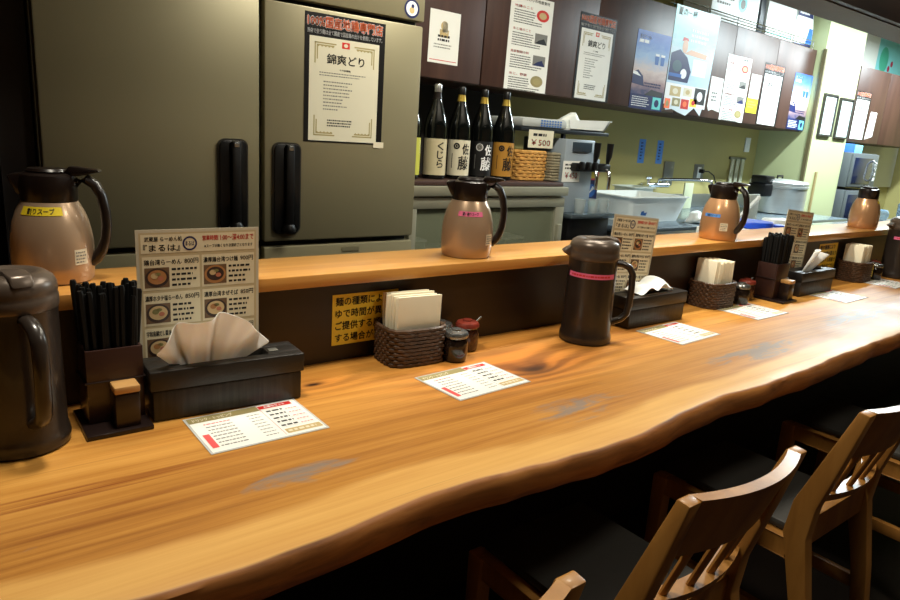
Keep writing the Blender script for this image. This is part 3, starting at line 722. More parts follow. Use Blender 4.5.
wick = mat('golden_wicker', (198, 148, 78), 0.55, var=0.2, vscale=(30, 30, 30)); gwick = mat('grey_wicker', (140, 132, 108), 0.6, var=0.2, vscale=(30, 30, 30))
tag(weave_basket(0.092, 0.085, 0.145, wick, 9, 0.0085, 18, 0.03, 0.02).build('wicker_basket', None, (2.404, 2.53, 1.063)), 'golden wicker basket on the low refrigerator beside the bottles', 'basket')
mb = MB(); mb.box((0.002, 0.004, 0.002), (0.062, 0.20, 0.142), gwick, 0.004)
for k in range(10): mb.tube([(0.032+0.033*math.cos(t_)*(abs(math.cos(t_))**-0.6 if abs(math.cos(t_)) > 1e-3 else 0), 0.102+0.103*math.sin(t_)*(abs(math.sin(t_))**-0.6 if abs(math.sin(t_)) > 1e-3 else 0), 0.009+0.0138*k) for t_ in [2*PI*q/40 for q in range(40)]], 0.0065, gwick, 6, True, up=(0, 0, 1))
tag(mb.build('woven_box', None, (2.508, 2.43, 1.0625)), 'narrow grey woven box between the wicker basket and the tap tower', 'box')
# shelf over the baskets with towel, tray and cloth
sh = thing('steel_shelf', 'dark steel shelf over the wicker basket carrying a tray', 'shelf', (2.30, 2.45, 1.0))
mb = MB(); mb.box((0, 0, 0.300), (0.64, 0.32, 0.318), mat('dark_steel', (46, 52, 58), 0.35, 0.4), 0.003); mb.build('board', sh)
for x in (0.01, 0.60):
    mb = MB(); mb.box((x, 0.292, -1.0 if x > 0.3 else 0.063), (x+0.02, 0.312, 0.300), gap); mb.build('post', sh)
mb = MB(); mb.box((0.0, 0.313, 0.065), (0.25, 0.319, 0.300), gap); mb.build('back_panel', sh)
p = Print(); p.sheet(0.17, 0.085, 'cert'); p.lines(0.03, 0.13, 0.075, 0.05, 1, 'ink', 2, 0.9, 0.5, 2); p.text('￥500', 0.02, 0.012, 0.13, 0.028, 'red_ink', 2)
tag(p.build('price_card', None, (2.35, 2.4485, 1.222)), 'cream price card with red figures hanging from the steel shelf over the wicker basket', 'card')
tw = thing('towel', 'folded white towel with a blue check on the steel shelf', 'towel', (2.31, 2.455, 1.3185))
mb = MB(); mb.box((0, 0, 0), (0.31, 0.27, 0.045), mat('grey_towel', (170, 174, 172), 0.7), 0.014); mb.build('cloth', tw)
p = Print(base=0.0015)
for a in range(8):
    for b in range(3): p.rect(0.12+0.019*a, 0.006+0.012*b, 0.132+0.019*a, 0.0135+0.012*b, 'blue_ink', 1)
p.build('check', tw)
tr = thing('plastic_tray', 'white plastic tray at the end of the steel shelf above the taps', 'tray', (2.64, 2.455, 1.3185))
mb = MB(); mb.prism([(0, 0), (0.26, 0), (0.305, 0.055), (0.32, 0.055), (0.32, 0.062), (0.298, 0.062), (0.254, 0.008), (0, 0.008)], 1, 0, 0.28, 'white_pl'); mb.prism([(0, 0.0), (0.26, 0.0), (0.305, 0.06), (-0.01, 0.05)], 1, 0, 0.006, 'white_pl'); mb.prism([(0, 0.0), (0.26, 0.0), (0.305, 0.06), (-0.01, 0.05)], 1, 0.274, 0.28, 'white_pl'); mb.build('tray', tr)
def crumple(name, loc, s, m, seed, label, cat):
    tb = bmesh.new(); bmesh.ops.create_icosphere(tb, subdivisions=3, radius=1.0); r = random.Random(seed)
    dirs = [(Vector((r.uniform(-1, 1), r.uniform(-1, 1), r.uniform(-1, 1))).normalized(), r.uniform(3, 7), r.uniform(0, 6)) for _ in range(7)]
    for v in tb.verts:
        n = v.co.normalized(); k = 1+sum(0.10*math.sin(f*n.dot(d)+ph) for d, f, ph in dirs)
        v.co = Vector((n.x*s[0]*k, n.y*s[1]*k, max(-0.5*s[2], n.z*s[2]*k)))
    mb = MB(); mb._take(tb, m, Matrix.Translation((0, 0, 0.5*s[2])))
    return tag(mb.build(name, None, loc, ang=60), label, cat)
crumple('cloth', (2.745, 2.58, 1.3275), (0.075, 0.06, 0.05), 'white_pl', 4, 'crumpled white cloth lying in the plastic tray', 'cloth')

bt = thing('beer_server', 'steel beer tap tower with two black-handled taps beside the low refrigerator', 'beer server', (2.605, 2.40, 0))
blue_st = mat('bluish_steel', (168, 180, 190), 0.35, 0.35, 0.05)
mb = MB(); mb.box((0, -0.03, 0.10), (0.32, 0.34, 0.880), 'black', 0.006); mb.build('cooler_base', bt)
mb = MB(); mb.box((-0.02, 0.02, 0.905), (0.20, 0.33, 1.275), blue_st, 0.006); mb.box((0.20, 0.06, 0.905), (0.30, 0.32, 1.18), blue_st, 0.004); mb.build('tower', bt)
mb = MB(); mb.box((0.03, 0.012, 1.215), (0.17, 0.02, 1.262), mat('display_dark', (54, 66, 76), 0.2), 0.001); mb.build('display', bt)
mb = MB(); mb.box((0.03, -0.02, 1.118), (0.30, 0.05, 1.160), 'black', 0.010)
for x in (0.05, 0.10, 0.15): mb.box((x, -0.035, 1.125), (x+0.03, -0.015, 1.168), 'black', 0.006)
mb.build('tap_block', bt)
mb = MB(); mb.box((-0.01, -0.06, 0.8805), (0.33, 0.10, 0.905), mat('drip_steel', (110, 124, 132), 0.25, 0.7), 0.005); mb.build('drip_tray', bt)
for x in (0.165, 0.265):
    mb = MB(); mb.tube([(x, -0.015, 1.13), (x, -0.035, 1.12), (x, -0.045, 1.09), (x, -0.045, 1.03)], 0.009, 'chrome', 10); tp = mb.build('tap', bt)
    mb = MB(); mb.tube([(x, -0.02, 1.16), (x, -0.026, 1.20), (x, -0.028, 1.265)], [0.008, 0.016, 0.018], 'black', 12); mb.build('handle', tp)
p = Print(); p.sheet(0.13, 0.105, 'paper'); p.lines(0.015, 0.115, 0.095, 0.06, 2, 'ink', 2, 0.9, 0.5, 2); p.text('￥450', 0.02, 0.018, 0.09, 0.03, 'red_ink', 2)
tag(p.build('price_card', None, (2.578, 2.4185, 1.062)), 'white price card with red figures hanging on the tap tower', 'card')
p = Print(); p.sheet(0.10, 0.19, 'navy_ink'); p.rect(0, 0.14, 0.10, 0.19, 'pink_ink', 1); p.rect(0.02, 0.15, 0.08, 0.185, 'yellow', 2); p.disc(0.05, 0.085, 0.035, 0.035, 'blue_ink', 1); p.poly([(0.03, 0.065), (0.075, 0.095), (0.06, 0.11)], 'white_ink', 2); p.rect(0.0, 0.0, 0.1, 0.03, 'teal_ink', 1)
tag(p.build('tap_sign', None, (2.805, 2.4585, 0.93)), 'small navy sign with a blue disc on the tap tower', 'sign')
for k, (x, y) in enumerate(((2.68, 2.37), (2.78, 2.365), (2.87, 2.375))):
    mb = MB(); mb.lathe([(0.024, 0), (0.026, 0.004), (0.031, 0.075), (0.0295, 0.075), (0.024, 0.008), (0, 0.008)], mat('tumbler_glass', (180, 190, 190), 0.1, alpha=0.4, var=0), 24)
    tag(mb.build('tumbler', None, (x, y, 0.9055)), ('tumbler nearest the low refrigerator on the drip tray', 'middle tumbler on the drip tray', 'tumbler at the sink end of the drip tray')[k], 'glass', 'tumblers on the drip tray')

# ================================================================== SINK, FAUCET, BACK WALL ITEMS
su = thing('sink_counter', 'stainless steel sink counter along the olive back wall', 'counter', (2.98, 2.25, 0))
mb = MB(); mb.box((0, 0, 0.795), (2.60, 0.82, 0.83), mat('wet_steel', (150, 166, 178), 0.22, 0.7, 0.06), 0.004); mb.build('top', su)
mb = MB(); mb.box((0, 0.80, 0.8305), (2.60, 0.82, 0.93), 'steel_dull', 0.003); mb.build('backsplash', su)
mb = MB(); mb.box((0.01, 0.04, 0.08), (2.59, 0.80, 0.795), 'steel_dull'); mb.build('cabinet', su)
tub = thing('dish_tub', 'large white plastic tub standing on the sink counter', 'tub', (3.46, 2.62, 0.8305))
mb = MB()
def taper(mb, a, b, h, m, t=0.006, lip=0.012):
    """open rectangular tub: (half x, half y) at the bottom and at the rim"""
    def lp(hx, hy, z, r=0.03, n=5):
        o = []
        for (sx, sy, q) in ((1, 1, 0), (-1, 1, 1), (-1, -1, 2), (1, -1, 3)):
            for k in range(n+1):
                an = PI/2*q+PI/2*k/n; o.append((sx*(hx-r)+r*math.cos(an), sy*(hy-r)+r*math.sin(an), z))
        return o
    L = [lp(a[0], a[1], 0), lp(b[0], b[1], h-0.006), lp(b[0]+lip, b[1]+lip, h-0.006), lp(b[0]+lip, b[1]+lip, h), lp(b[0]-t, b[1]-t, h), lp(a[0]-t, a[1]-t, t)]
    n = len(L[0]); pts = sum(L, []); F = [tuple(range(n))[::-1], tuple(range(5*n, 6*n))]
    for q in range(5):
        for k in range(n): F.append((q*n+k, q*n+(k+1) % n, (q+1)*n+(k+1) % n, (q+1)*n+k))
    return mb.faces(pts, F, m)
taper(mb, (0.235, 0.16), (0.275, 0.19), 0.150, 'white_pl'); mb.build('tub', tub)
p = Print(); p.poly([(0, 0), (0.05, -0.005), (0.055, 0.015), (0.03, 0.012), (0.02, 0.025), (0.0, 0.02)], 'blue_ink', 1); p.build('blue_mark', tub, (-0.16, -0.170, 0.045), (0.20, 0, 0))
mb = MB(); taper(mb, (0.10, 0.08), (0.115, 0.09), 0.165, mat('milky_plastic', (206, 212, 200), 0.35, alpha=0.8, var=0))
tag(mb.build('clear_container', None, (3.85, 2.94, 0.8310)), 'milky upright container behind the white dish tub', 'container')
crumple('plastic_bag', (3.72, 2.36, 0.8312), (0.05, 0.05, 0.045), 'white_pl', 9, 'crumpled white plastic on the steel sink counter by the tub', 'bag')
fa = thing('wall_faucet', 'chrome wall faucet with a long swivel spout over the white tub', 'faucet', (4.17, 3.08, 1.0))
mb = MB(); mb.tube([(-0.06, 0, 0.0), (-0.06, -0.07, 0.0)], 0.013, 'chrome', 12); mb.tube([(0.12, 0, 0.0), (0.12, -0.07, 0.0)], 0.013, 'chrome', 12); mb.tube([(-0.09, -0.075, 0), (0.15, -0.075, 0)], 0.017, 'chrome', 14)
for x in (-0.06, 0.12): mb.lathe([(0.028, 0), (0.028, 0.006), (0.0, 0.006)], 'chrome', 16, (x, -0.006, -0.003))
mb.build('body', fa)
mb = MB(); mb.tube([(0.03, -0.08, 0.0), (0.03, -0.08, 0.035), (0.06, -0.12, 0.045), (0.12, -0.26, 0.055), (0.17, -0.38, 0.063), (0.185, -0.40, 0.055), (0.187, -0.405, 0.03)], 0.011, 'chrome', 12); mb.build('spout', fa)
for x in (-0.085, 0.145):
    mb = MB(); mb.tube([(x, -0.075, 0.0), (x, -0.075, 0.045)], 0.012, 'chrome', 10); mb.tube([(x-0.028, -0.075, 0.05), (x+0.028, -0.075, 0.05)], 0.008, 'chrome', 8); mb.build('tap_handle', fa)
for x, lab in ((4.03, 'blue tape strip on the olive wall, nearer the tap tower'), (4.24, 'blue tape strip on the olive wall, nearer the socket')):
    p = Print(); p.sheet(0.072, 0.165, 'blue_tape'); p.lines(0.02, 0.05, 0.15, 0.02, 6, 'navy_ink', 1, 0.8, 0.5, 3)
    tag(p.build('tape_strip', None, (x, 3.0795, 1.145)), lab, 'label', 'blue tape strips on the back wall')
mb = MB(); mb.box((4.345, 3.066, 0.99), (4.46, 3.0795, 1.165), 'steel_dull', 0.002); tag(mb.build('wall_plate'), 'plain grey steel plate on the olive wall over the faucet', 'plate')
so = thing('wall_socket', 'steel wall socket with a black plug on the olive wall', 'socket', (4.735, 3.0795, 1.03))
mb = MB(); mb.box((0, -0.008, 0), (0.125, 0, 0.125), 'steel_dull', 0.003); mb.build('plate', so)
mb = MB(); mb.box((0.04, -0.012, 0.02), (0.085, -0.007, 0.105), 'white_pl', 0.002); mb.build('outlet', so)
co = thing('power_cord', 'black plug and cord drooping from the wall socket', 'cord', (4.80, 3.067, 1.105))
mb = MB(); mb.box((-0.015, -0.035, -0.015), (0.015, 0, 0.015), 'black', 0.004); mb.build('plug', co)
mb = MB(); mb.tube([(0, -0.03, 0), (0.05, -0.045, 0.0), (0.12, -0.05, -0.03), (0.17, -0.05, -0.10), (0.19, -0.05, -0.20), (0.195, -0.05, -0.235)], 0.005, 'black', 8); mb.build('cord', co)
mb = MB(); mb.box((5.40, 3.07, 1.27), (5.475, 3.0795, 1.385), 'white_pl', 0.003); mb.box((5.425, 3.066, 1.30), (5.45, 3.071, 1.355), 'white_pl', 0.002); tag(mb.build('wall_switch'), 'white wall switch in the corner under the cabinets', 'switch')
ho = thing('hanging_rack', 'translucent hanging rack of utensils on the olive wall by the corner', 'rack', (5.20, 3.0795, 0.99))
mb = MB(); mb.box((0, -0.015, 0.215), (0.24, 0, 0.235), 'steel_dull', 0.003); mb.build('bar', ho)
for k in range(3):
    mb = MB(); mb.box((0.02+0.075*k, -0.022, 0.0), (0.065+0.075*k, -0.008, 0.22), mat('milky_utensil', (190, 192, 168), 0.4), 0.006); mb.build('utensil', ho)
mb = MB(); mb.box((4.475, 2.96, 0.8310), (4.585, 2.972, 1.02), mat('pale_board', (190, 194, 160), 0.5), 0.003); tag(mb.build('cutting_board', None, (0, 0, 0)), 'pale cutting board upright under the wall socket', 'board')

# ================================================================== PREP COUNTER BEHIND THE LEDGE
pc = thing('prep_counter', 'steel prep counter just behind the ledge, carrying the pale blue bowl', 'counter', (2.66, 1.47, 0))
mb = MB(); mb.box((0, 0, 0.855), (2.75, 0.42, 0.885), 'steel', 0.004); mb.build('top', pc)
for x in (0.03, 1.35, 2.68):
    for y in (0.03, 0.35):
        mb = MB(); mb.box((x, y, 0), (x+0.04, y+0.04, 0.855), 'steel_dull'); mb.build('leg', pc)
mb = MB(); mb.box((0.05, 0.05, 0.25), (2.70, 0.37, 0.27), 'steel_dull'); mb.build('lower_shelf', pc)
rc = thing('rice_cooker', 'big silver drum cooker with a black side handle in the corner by the pillar', 'rice cooker', (5.25, 2.66, 0.8305), -0.05)
rc.scale = (0.86, 0.86, 0.98)
dsteel = mat('brushed_drum_steel', (206, 208, 204), 0.28, 0.7, 0.05, (1, 1, 60))
mb = MB(); mb.lathe([(0.22, 0), (0.235, 0.01), (0.238, 0.20), (0.246, 0.203), (0.246, 0.215), (0.24, 0.218)], dsteel, 56); mb.build('drum', rc)
mb = MB(); mb.lathe([(0.243, 0.219), (0.243, 0.240), (0.232, 0.250), (0.12, 0.262), (0.0, 0.266)], dsteel, 56); ld = mb.build('lid', rc)
mb = MB(); mb.tube([(-0.04, 0, 0.262), (-0.04, 0, 0.285), (0.04, 0, 0.285), (0.04, 0, 0.262)], 0.008, 'black', 8); mb.build('knob', ld)
mb = MB(); mb.box((-0.345, -0.085, 0.13), (-0.225, 0.085, 0.225), 'black', 0.014); mb.box((-0.33, -0.075, 0.225), (-0.20, 0.075, 0.285), 'black', 0.012); mb.build('side_handle', rc)
tag((lambda b: (b.lathe([(0.085, 0), (0.09, 0.004), (0.09, 0.024), (0.086, 0.03), (0.0, 0.03)], mat('cobalt_plastic', (30, 74, 200), 0.35), 32), b.box((0.07, -0.02, 0.006), (0.15, 0.02, 0.02), MATS['cobalt_plastic'], 0.006), b)[-1])(MB()).build('pan_lid', None, (2.98, 1.60, 0.9405), (0, 0, -0.6)), 'cobalt blue round lid on a white board in front of the cooker', 'lid')
mb = MB(); mb.box((2.70, 1.485, 0.8855), (3.36, 1.70, 0.940), 'white_pl', 0.004); tag(mb.build('cutting_board'), 'white cutting board under the cobalt blue lid', 'board')
wp = thing('wrapped_pack', 'white pack with a cobalt blue end lying behind the ledge', 'pack', (3.20, 1.60, 0.9405), -0.25)
mb = MB(); mb.box((-0.06, -0.04, 0), (0.08, 0.04, 0.035), 'white_pl', 0.01); mb.build('wrapper', wp)
mb = MB(); mb.box((0.081, -0.045, 0), (0.15, 0.045, 0.034), MATS['cobalt_plastic'], 0.012); mb.build('blue_end', wp)
mb = MB(); mb.box((3.55, 1.475, 0.8855), (4.85, 1.56, 0.925), mat('white_cutting_board', (228, 236, 232), 0.4), 0.004); tag(mb.build('long_board'), 'long white board behind the ledge next to the small bowl', 'board')
bw = thing('bowl', 'pale blue ceramic bowl on the prep counter by the far jug', 'bowl', (4.75, 1.78, 0.8855))
bw.scale = (0.82, 0.82, 0.85)
cer = mat('pale_blue_ceramic', (176, 204, 222), 0.25, var=0.05)
mb = MB(); mb.lathe([(0.05, 0), (0.055, 0.006), (0.095, 0.03), (0.112, 0.06), (0.112, 0.085), (0.10, 0.105), (0.094, 0.105), (0.10, 0.08), (0.09, 0.04), (0.0, 0.02)], cer, 36); mb.build('bowl', bw)
mb = MB(); mb.box((-0.135, -0.02, 0.088), (-0.105, 0.02, 0.098), cer, 0.004); mb.build('lug', bw)
la = thing('ladle', 'white-handled ladle leaning up behind the jug with the blue tape', 'ladle', (3.06, 1.78, 0.886))
mb = MB(); mb.tube([(0, 0, 0.012), (0.10, 0.0, 0.06), (0.30, 0.01, 0.165)], [0.009, 0.009, 0.011], 'white_pl', 10); mb.build('handle', la)
mb = MB(); mb.lathe([(0.0, 0), (0.03, 0.004), (0.042, 0.025), (0.039, 0.025), (0.028, 0.008), (0, 0.006)], 'steel', 24, (-0.03, 0, 0)); mb.build('cup', la)
mb = MB(); mb.box((3.38, 1.86, 0.8855), (3.50, 1.872, 1.06), mat('pale_panel', (206, 214, 206), 0.45), 0.003); tag(mb.build('splash_board'), 'pale upright board behind the jug with the blue tape', 'board')

# beyond the pillar
mst = mat('microwave_silver', (100, 106, 110), 0.4, 0.3, 0.04); mwin = mat('microwave_window', (26, 34, 58), 0.15, var=0.2, coat=0.4)
tbm = MB(); tbm.box((6.26, 2.60, 0.0), (7.6, 3.07, 0.705), 'steel_dull', 0.004); tag(tbm.build('side_counter'), 'steel side counter under the stacked microwaves', 'counter')
mw = thing('microwave_oven', 'silver microwave on top of another beyond the pillar', 'microwave', (6.32, 2.60, 1.021), 0, 'stacked microwaves')
mb = MB(); mb.box((0, 0.02, 0.012), (0.52, 0.40, 0.305), mst, 0.006)
for x in (0.04, 0.45): mb.box((x, 0.05, 0), (x+0.03, 0.35, 0.013), gap)
mb.build('body', mw)
mb = MB(); mb.box((0.005, 0, 0.02), (0.515, 0.02, 0.30), mst, 0.004); dd = mb.build('door', mw)
mb = MB(); mb.box((0.035, -0.004, 0.045), (0.40, 0.0, 0.265), mwin, 0.002); mb.build('window', dd)
mb = MB(); mb.tube([(0.36, -0.002, 0.07), (0.365, -0.03, 0.09), (0.40, -0.03, 0.22), (0.40, -0.002, 0.25)], 0.008, 'steel', 8); mb.build('handle', dd)
for k in range(4):
    mb = MB(); mb.box((0.445, -0.005, 0.07+0.045*k), (0.49, 0.001, 0.10+0.045*k), 'white_pl', 0.002); mb.build('button', dd)
dup(mw, (6.32, 2.60, 0.706), 0, 'lower silver microwave beyond the pillar, under another')
mb = MB(); mb.box((6.30, 2.68, 1.3265), (6.50, 2.92, 1.40), 'blue_ink', 0.004); tag(mb.build('blue_box'), 'small blue box on top of the stacked microwaves', 'box')
mb = MB(); mb.box((6.51, 2.68, 1.3265), (6.66, 2.90, 1.395), mat('aqua_box', (120, 200, 214), 0.5), 0.004); tag(mb.build('aqua_box'), 'small aqua box on top of the stacked microwaves', 'box')
gm = mat('clear_glassware', (150, 170, 184), 0.08, alpha=0.45, var=0)
for k in range(5):
    mb = MB(); mb.lathe([(0.03, 0), (0.034, 0.005), (0.036, 0.13), (0.034, 0.13), (0.031, 0.01), (0, 0.01)], gm, 20)
    tag(mb.build('drinking_glass', None, (4.90+0.095*k, 1.66+0.03*(k % 2), 0.8855)), '%s clear drinking glass of the row past the pale blue bowl' % ('first', 'second', 'third', 'fourth', 'last')[k], 'glass', 'glasses on the prep counter')

# fluorescent fixtures on the kitchen ceiling, the last added for the fridge fill
tube_m = mat('lit_tube', (235, 248, 255), 0.5, emit=6.0, var=0)
def fixture(x, y, label):
    t = thing('ceiling_light', label, 'lamp', (x, y, 2.46)); mb = MB(); mb.box((-0.65, -0.06, -0.045), (0.65, 0.06, 0), 'white_pl', 0.004); mb.build('housing', t)
    mb = MB(); mb.tube([(-0.6, 0, -0.062), (0.6, 0, -0.062)], 0.014, tube_m, 12); mb.build('tube', t)
fixture(5.35, 1.98, 'fluorescent batten near the pillar on the kitchen ceiling'); fixture(6.9, 2.05, 'fluorescent batten beyond the pillar'); fixture(1.9, 1.60, 'added unseen fluorescent batten lighting the refrigerator front')

# ================================================================== VACUUM JUGS ON THE LEDGE
JP = [(0.060, 0.0), (0.0635, 0.004), (0.0655, 0.03), (0.0660, 0.05), (0.0652, 0.072), (0.0635, 0.088), (0.0595, 0.107), (0.0538, 0.124), (0.0462, 0.139), (0.0448, 0.142)]
def vacuum_jug(loc, rz, body, label, tape, ttext, tz, th, ta, tw_, sticker=-0.80):
    j = thing('vacuum_jug', label, 'jug', loc, rz, 'vacuum jugs on the serving ledge')
    mb = MB(); mb.lathe(JP, body, 56); bd = mb.build('body', j)
    mb = MB(); mb.lathe([(0.0442, 0.1425), (0.0452, 0.144), (0.0446, 0.178), (0.0425, 0.187), (0.036, 0.191), (0.0, 0.191)], 'brownblack', 48); 
    # pouring spout opposite the handle
    mb.prism([(-0.062, 0.180), (-0.060, 0.186), (-0.036, 0.190), (-0.036, 0.150), (-0.047, 0.150)], 1, -0.014, 0.014, 'brownblack', 0.005)
    co_ = mb.build('collar', j)
    mb = MB(); mb.lathe([(0.033, 0.1915), (0.034, 0.194), (0.031, 0.198), (0.0, 0.199)], 'brownblack', 36); mb.build('stopper', co_)
    mb = MB(); mb.prism([(0.028, 0.192), (0.036, 0.204), (0.082, 0.200), (0.086, 0.196), (0.055, 0.188), (0.040, 0.186)], 1, -0.014, 0.014, 'brownblack', 0.003); mb.build('thumb_lever', co_)
    mb = MB(); mb.tube([(0.043, 0, 0.176), (0.062, 0, 0.181), (0.075, 0, 0.172), (0.084, 0, 0.152), (0.089, 0, 0.125), (0.090, 0, 0.100), (0.087, 0, 0.075), (0.080, 0, 0.055), (0.070, 0, 0.040), (0.061, 0, 0.033)], [0.010, 0.010, 0.0095, 0.009, 0.009, 0.009, 0.009, 0.0095, 0.010, 0.010], 'brownblack', 12, flat=1.35, up=(1, 0, 0.01)); mb.build('handle', j)
    if tape:
        pr = Print(wrap(JP, ta-tw_/2/0.0607), 0.0003, 0.0006); n = 16
        for k in range(n): pr.rect(tw_*k/n, tz, tw_*(k+1)/n, tz+th, tape, 0)
        if ttext: pr.text(ttext, tw_*0.18, tz+th*0.16, tw_*0.64, th*0.68, 'ink', 1)
        pr.build('tape_label', bd)
    if sticker is not None:
        pr = Print(wrap(JP, sticker), 0.0003, 0.0006)
        for k in range(6): pr.rect(0.024*k/6, 0.035, 0.024*(k+1)/6, 0.062, 'cream', 0)
        pr.lines(0.002, 0.022, 0.060, 0.037, 4, 'grey_ink', 1, 0.8, 0.4, 4); pr.build('sticker', bd)
    return j
vacuum_jug((0.180, 1.385, 0.964), -0.40, M['rose'], 'rose gold vacuum jug with a yellow tape label, nearest the partition', 'yellow_tape', '割りスープ', 0.1215, 0.014, -1.60, 0.078)
vacuum_jug((1.105, 1.345, 0.964), -0.64, M['rose'], 'rose gold vacuum jug with a pink tape label, between the refrigerators', 'pink_tape', '濃い割りスープ', 0.106, 0.012, -1.52, 0.066)
vacuum_jug((2.240, 1.322, 0.964), -1.55, M['gold'], 'copper vacuum jug with a blue tape label in front of the cooker', 'blue_tape', '塩割りスープ', 0.080, 0.011, -1.52, 0.055, -1.02)
j4 = vacuum_jug((3.48, 1.335, 0.964), 0.75, M['gold'], 'farthest copper vacuum jug, beside the pale blue bowl', 'yellow_tape', '', 0.122, 0.011, -2.35, 0.018, None)
j4.scale = (0.95, 0.95, 0.95)

# ================================================================== WATER PITCHERS
PP = [(0.064, 0.0), (0.0685, 0.003), (0.0695, 0.012), (0.0680, 0.022), (0.0655, 0.030), (0.0652, 0.06), (0.0640, 0.15), (0.0632, 0.215), (0.0640, 0.222)]
def pitcher(loc, rz, label, tape):
    j = thing('water_pitcher', label, 'pitcher', loc, rz, 'dark water pitchers on the counter')
    mb = MB(); mb.lathe(PP, 'pitcher', 56); bd = mb.build('body', j)
    mb = MB(); mb.lathe([(0.0645, 0.2225), (0.0655, 0.225), (0.0655, 0.240), (0.0640, 0.243), (0.0645, 0.247), (0.0645, 0.258), (0.060, 0.268), (0.050, 0.275), (0.040, 0.277), (0.034, 0.274), (0.022, 0.270), (0, 0.269)], 'lid', 56)
    mb.prism([(-0.083, 0.236), (-0.083, 0.240), (-0.060, 0.256), (-0.055, 0.232), (-0.066, 0.226)], 1, -0.017, 0.017, 'lid', 0.004); ld = mb.build('lid', j)
    mb = MB(); mb.prism([(-0.030, 0.268), (-0.02, 0.276), (0.03, 0.283), (0.056, 0.279), (0.066, 0.262), (0.05, 0.268), (0.0, 0.271)], 1, -0.016, 0.016, 'lid', 0.004); mb.build('lid_tab', ld)
    mb = MB(); mb.tube([(0.058, 0, 0.214), (0.078, 0, 0.213), (0.096, 0, 0.205), (0.106, 0, 0.188), (0.108, 0, 0.150), (0.107, 0, 0.105), (0.103, 0, 0.080), (0.091, 0, 0.066), (0.075, 0, 0.058), (0.060, 0, 0.052)], 0.009, 'pitcher', 12, flat=1.3, up=(1, 0, 0.01)); mb.build('handle', j)
    if tape:
        pr = Print(wrap([(r, z) for r, z in PP], -PI/2-1.22), 0.0003, 0.0007)
        for k in range(24): pr.rect(0.137*k/24, 0.178, 0.137*(k+1)/24, 0.191, 'pink_tape', 0)
        pr.lines(0.012, 0.125, 0.189, 0.180, 1, 'red_ink', 1, 0.95, 0.5, 3); pr.build('tape_label', bd)
    return j
pitcher((0.090, 1.176, 0.7505), -1.35, 'dark brown water pitcher nearest the camera with its handle turned outwards', False)
pitcher((1.387, 1.158, 0.7505), -0.72, 'dark brown water pitcher with a pink tape band, standing by a tissue box', True)
pitcher((3.575, 1.188, 0.7505), -0.6, 'farthest dark water pitcher with a pink tape band, past the last napkin basket', True)

# ================================================================== TISSUE BOXES AND TISSUES
leather = mat('black_leatherette', (30, 27, 24), 0.42, var=0.15, vscale=(20, 20, 20), bump=0.25)
def ribbed():
    m = bpy.data.materials.new('ribbed_dark_vinyl'); m.use_nodes = True; t = NT(m); MATS['ribbed'] = m
    n = t.noise(t.coord('Object', (160, 160, 8)), 1.0, 2); t.link(t.ramp(n, [(0.35, lin((20, 17, 15))), (0.7, lin((44, 38, 33)))]), t.b.inputs['Base Color'])
    t.b.inputs['Roughness'].default_value = 0.45; t.bump(n, 0.4, 0.002); return m
rib = ribbed()
tis_m = mat('tissue_paper', (236, 234, 228), 0.8, var=0.02)
_t = tis_m.node_tree.nodes['Principled BSDF']; _t.inputs['Subsurface Weight'].default_value = 0.15
def tissue_box(loc, rz, label):
    t = thing('tissue_box', label, 'tissue box', loc, rz, 'black tissue boxes on the counter')
    L, D = 0.276, 0.085
    mb = MB(); mb.box((0.004, 0.003, 0), (L-0.004, D-0.003, 0.056), rib, 0.004); mb.build('base', t)
    mb = MB(); x0, x1, y0, y1 = 0.055, 0.215, 0.026, 0.062
    tb = bmesh.new(); mb.box((0, 0, 0.056), (L, y0, 0.092), leather, 0.003); mb.box((0, y1, 0.056), (L, D, 0.092), leather, 0.003); mb.box((0, y0-0.003, 0.056), (x0, y1+0.003, 0.0919), leather, 0.002); mb.box((x1, y0-0.003, 0.056), (L, y1+0.003, 0.0919), leather, 0.002)
    tb.free(); ld = mb.build('lid', t)
    mb = MB(); mb.box((x1+0.004, y0+0.008, 0.0915), (x1+0.022, y1-0.012, 0.0932), 'steel_dull', 0.001); mb.build('slot_plate', ld)
    return t
def sheet_cloth(fn, nu, nv, m, name, label, loc, rz=0.0, th=0.0006):
    mb = MB(); pts = [fn(i/nu, j/nv) for j in range(nv+1) for i in range(nu+1)]
    F = [(j*(nu+1)+i, j*(nu+1)+i+1, (j+1)*(nu+1)+i+1, (j+1)*(nu+1)+i) for j in range(nv) for i in range(nu)]
    mb.faces(pts, F, m); o = mb.build(name, None, loc, (0, 0, rz), 80)
    md = o.modifiers.new('solid', 'SOLIDIFY'); md.thickness = th
    sm = o.modifiers.new('sub', 'SUBSURF'); sm.levels = 1; sm.render_levels = 1
    return tag(o, label, 'tissue', 'tissues pulled from the boxes')
tissue_box((0.277, 1.150, 0.7505), -0.06, 'nearest black tissue box, with a wide fanned tissue')
tissue_box((1.578, 1.162, 0.7505), 0.0, 'middle black tissue box, behind the pink-taped pitcher')
tissue_box((2.598, 1.162, 0.7505), 0.0, 'farthest black tissue box, with a tissue standing upright')
def fan(u, v):
    # rises from the slot and fans out into a wide pleated sail
    a = u*2-1; top = 0.106*(1-0.30*abs(a)**1.5)+0.004*math.sin(a*7)
    if a < -0.6: top -= 0.030*((-a-0.6)/0.4)
    if a > 0.55: top -= 0.035*((a-0.55)/0.45)
    x = a*(0.052+0.048*v**0.9) + 0.004*v
    y = -0.004-0.045*v**1.4*(1-0.5*a*a) + (0.012*math.sin(a*9+0.6)+0.006*math.sin(a*17))*(0.4+0.6*v)
    return (x, y, top*v)
sheet_cloth(fan, 36, 10, tis_m, 'tissue', 'wide pleated tissue fanning out of the nearest box', (0.388, 1.188, 0.828), -0.06)
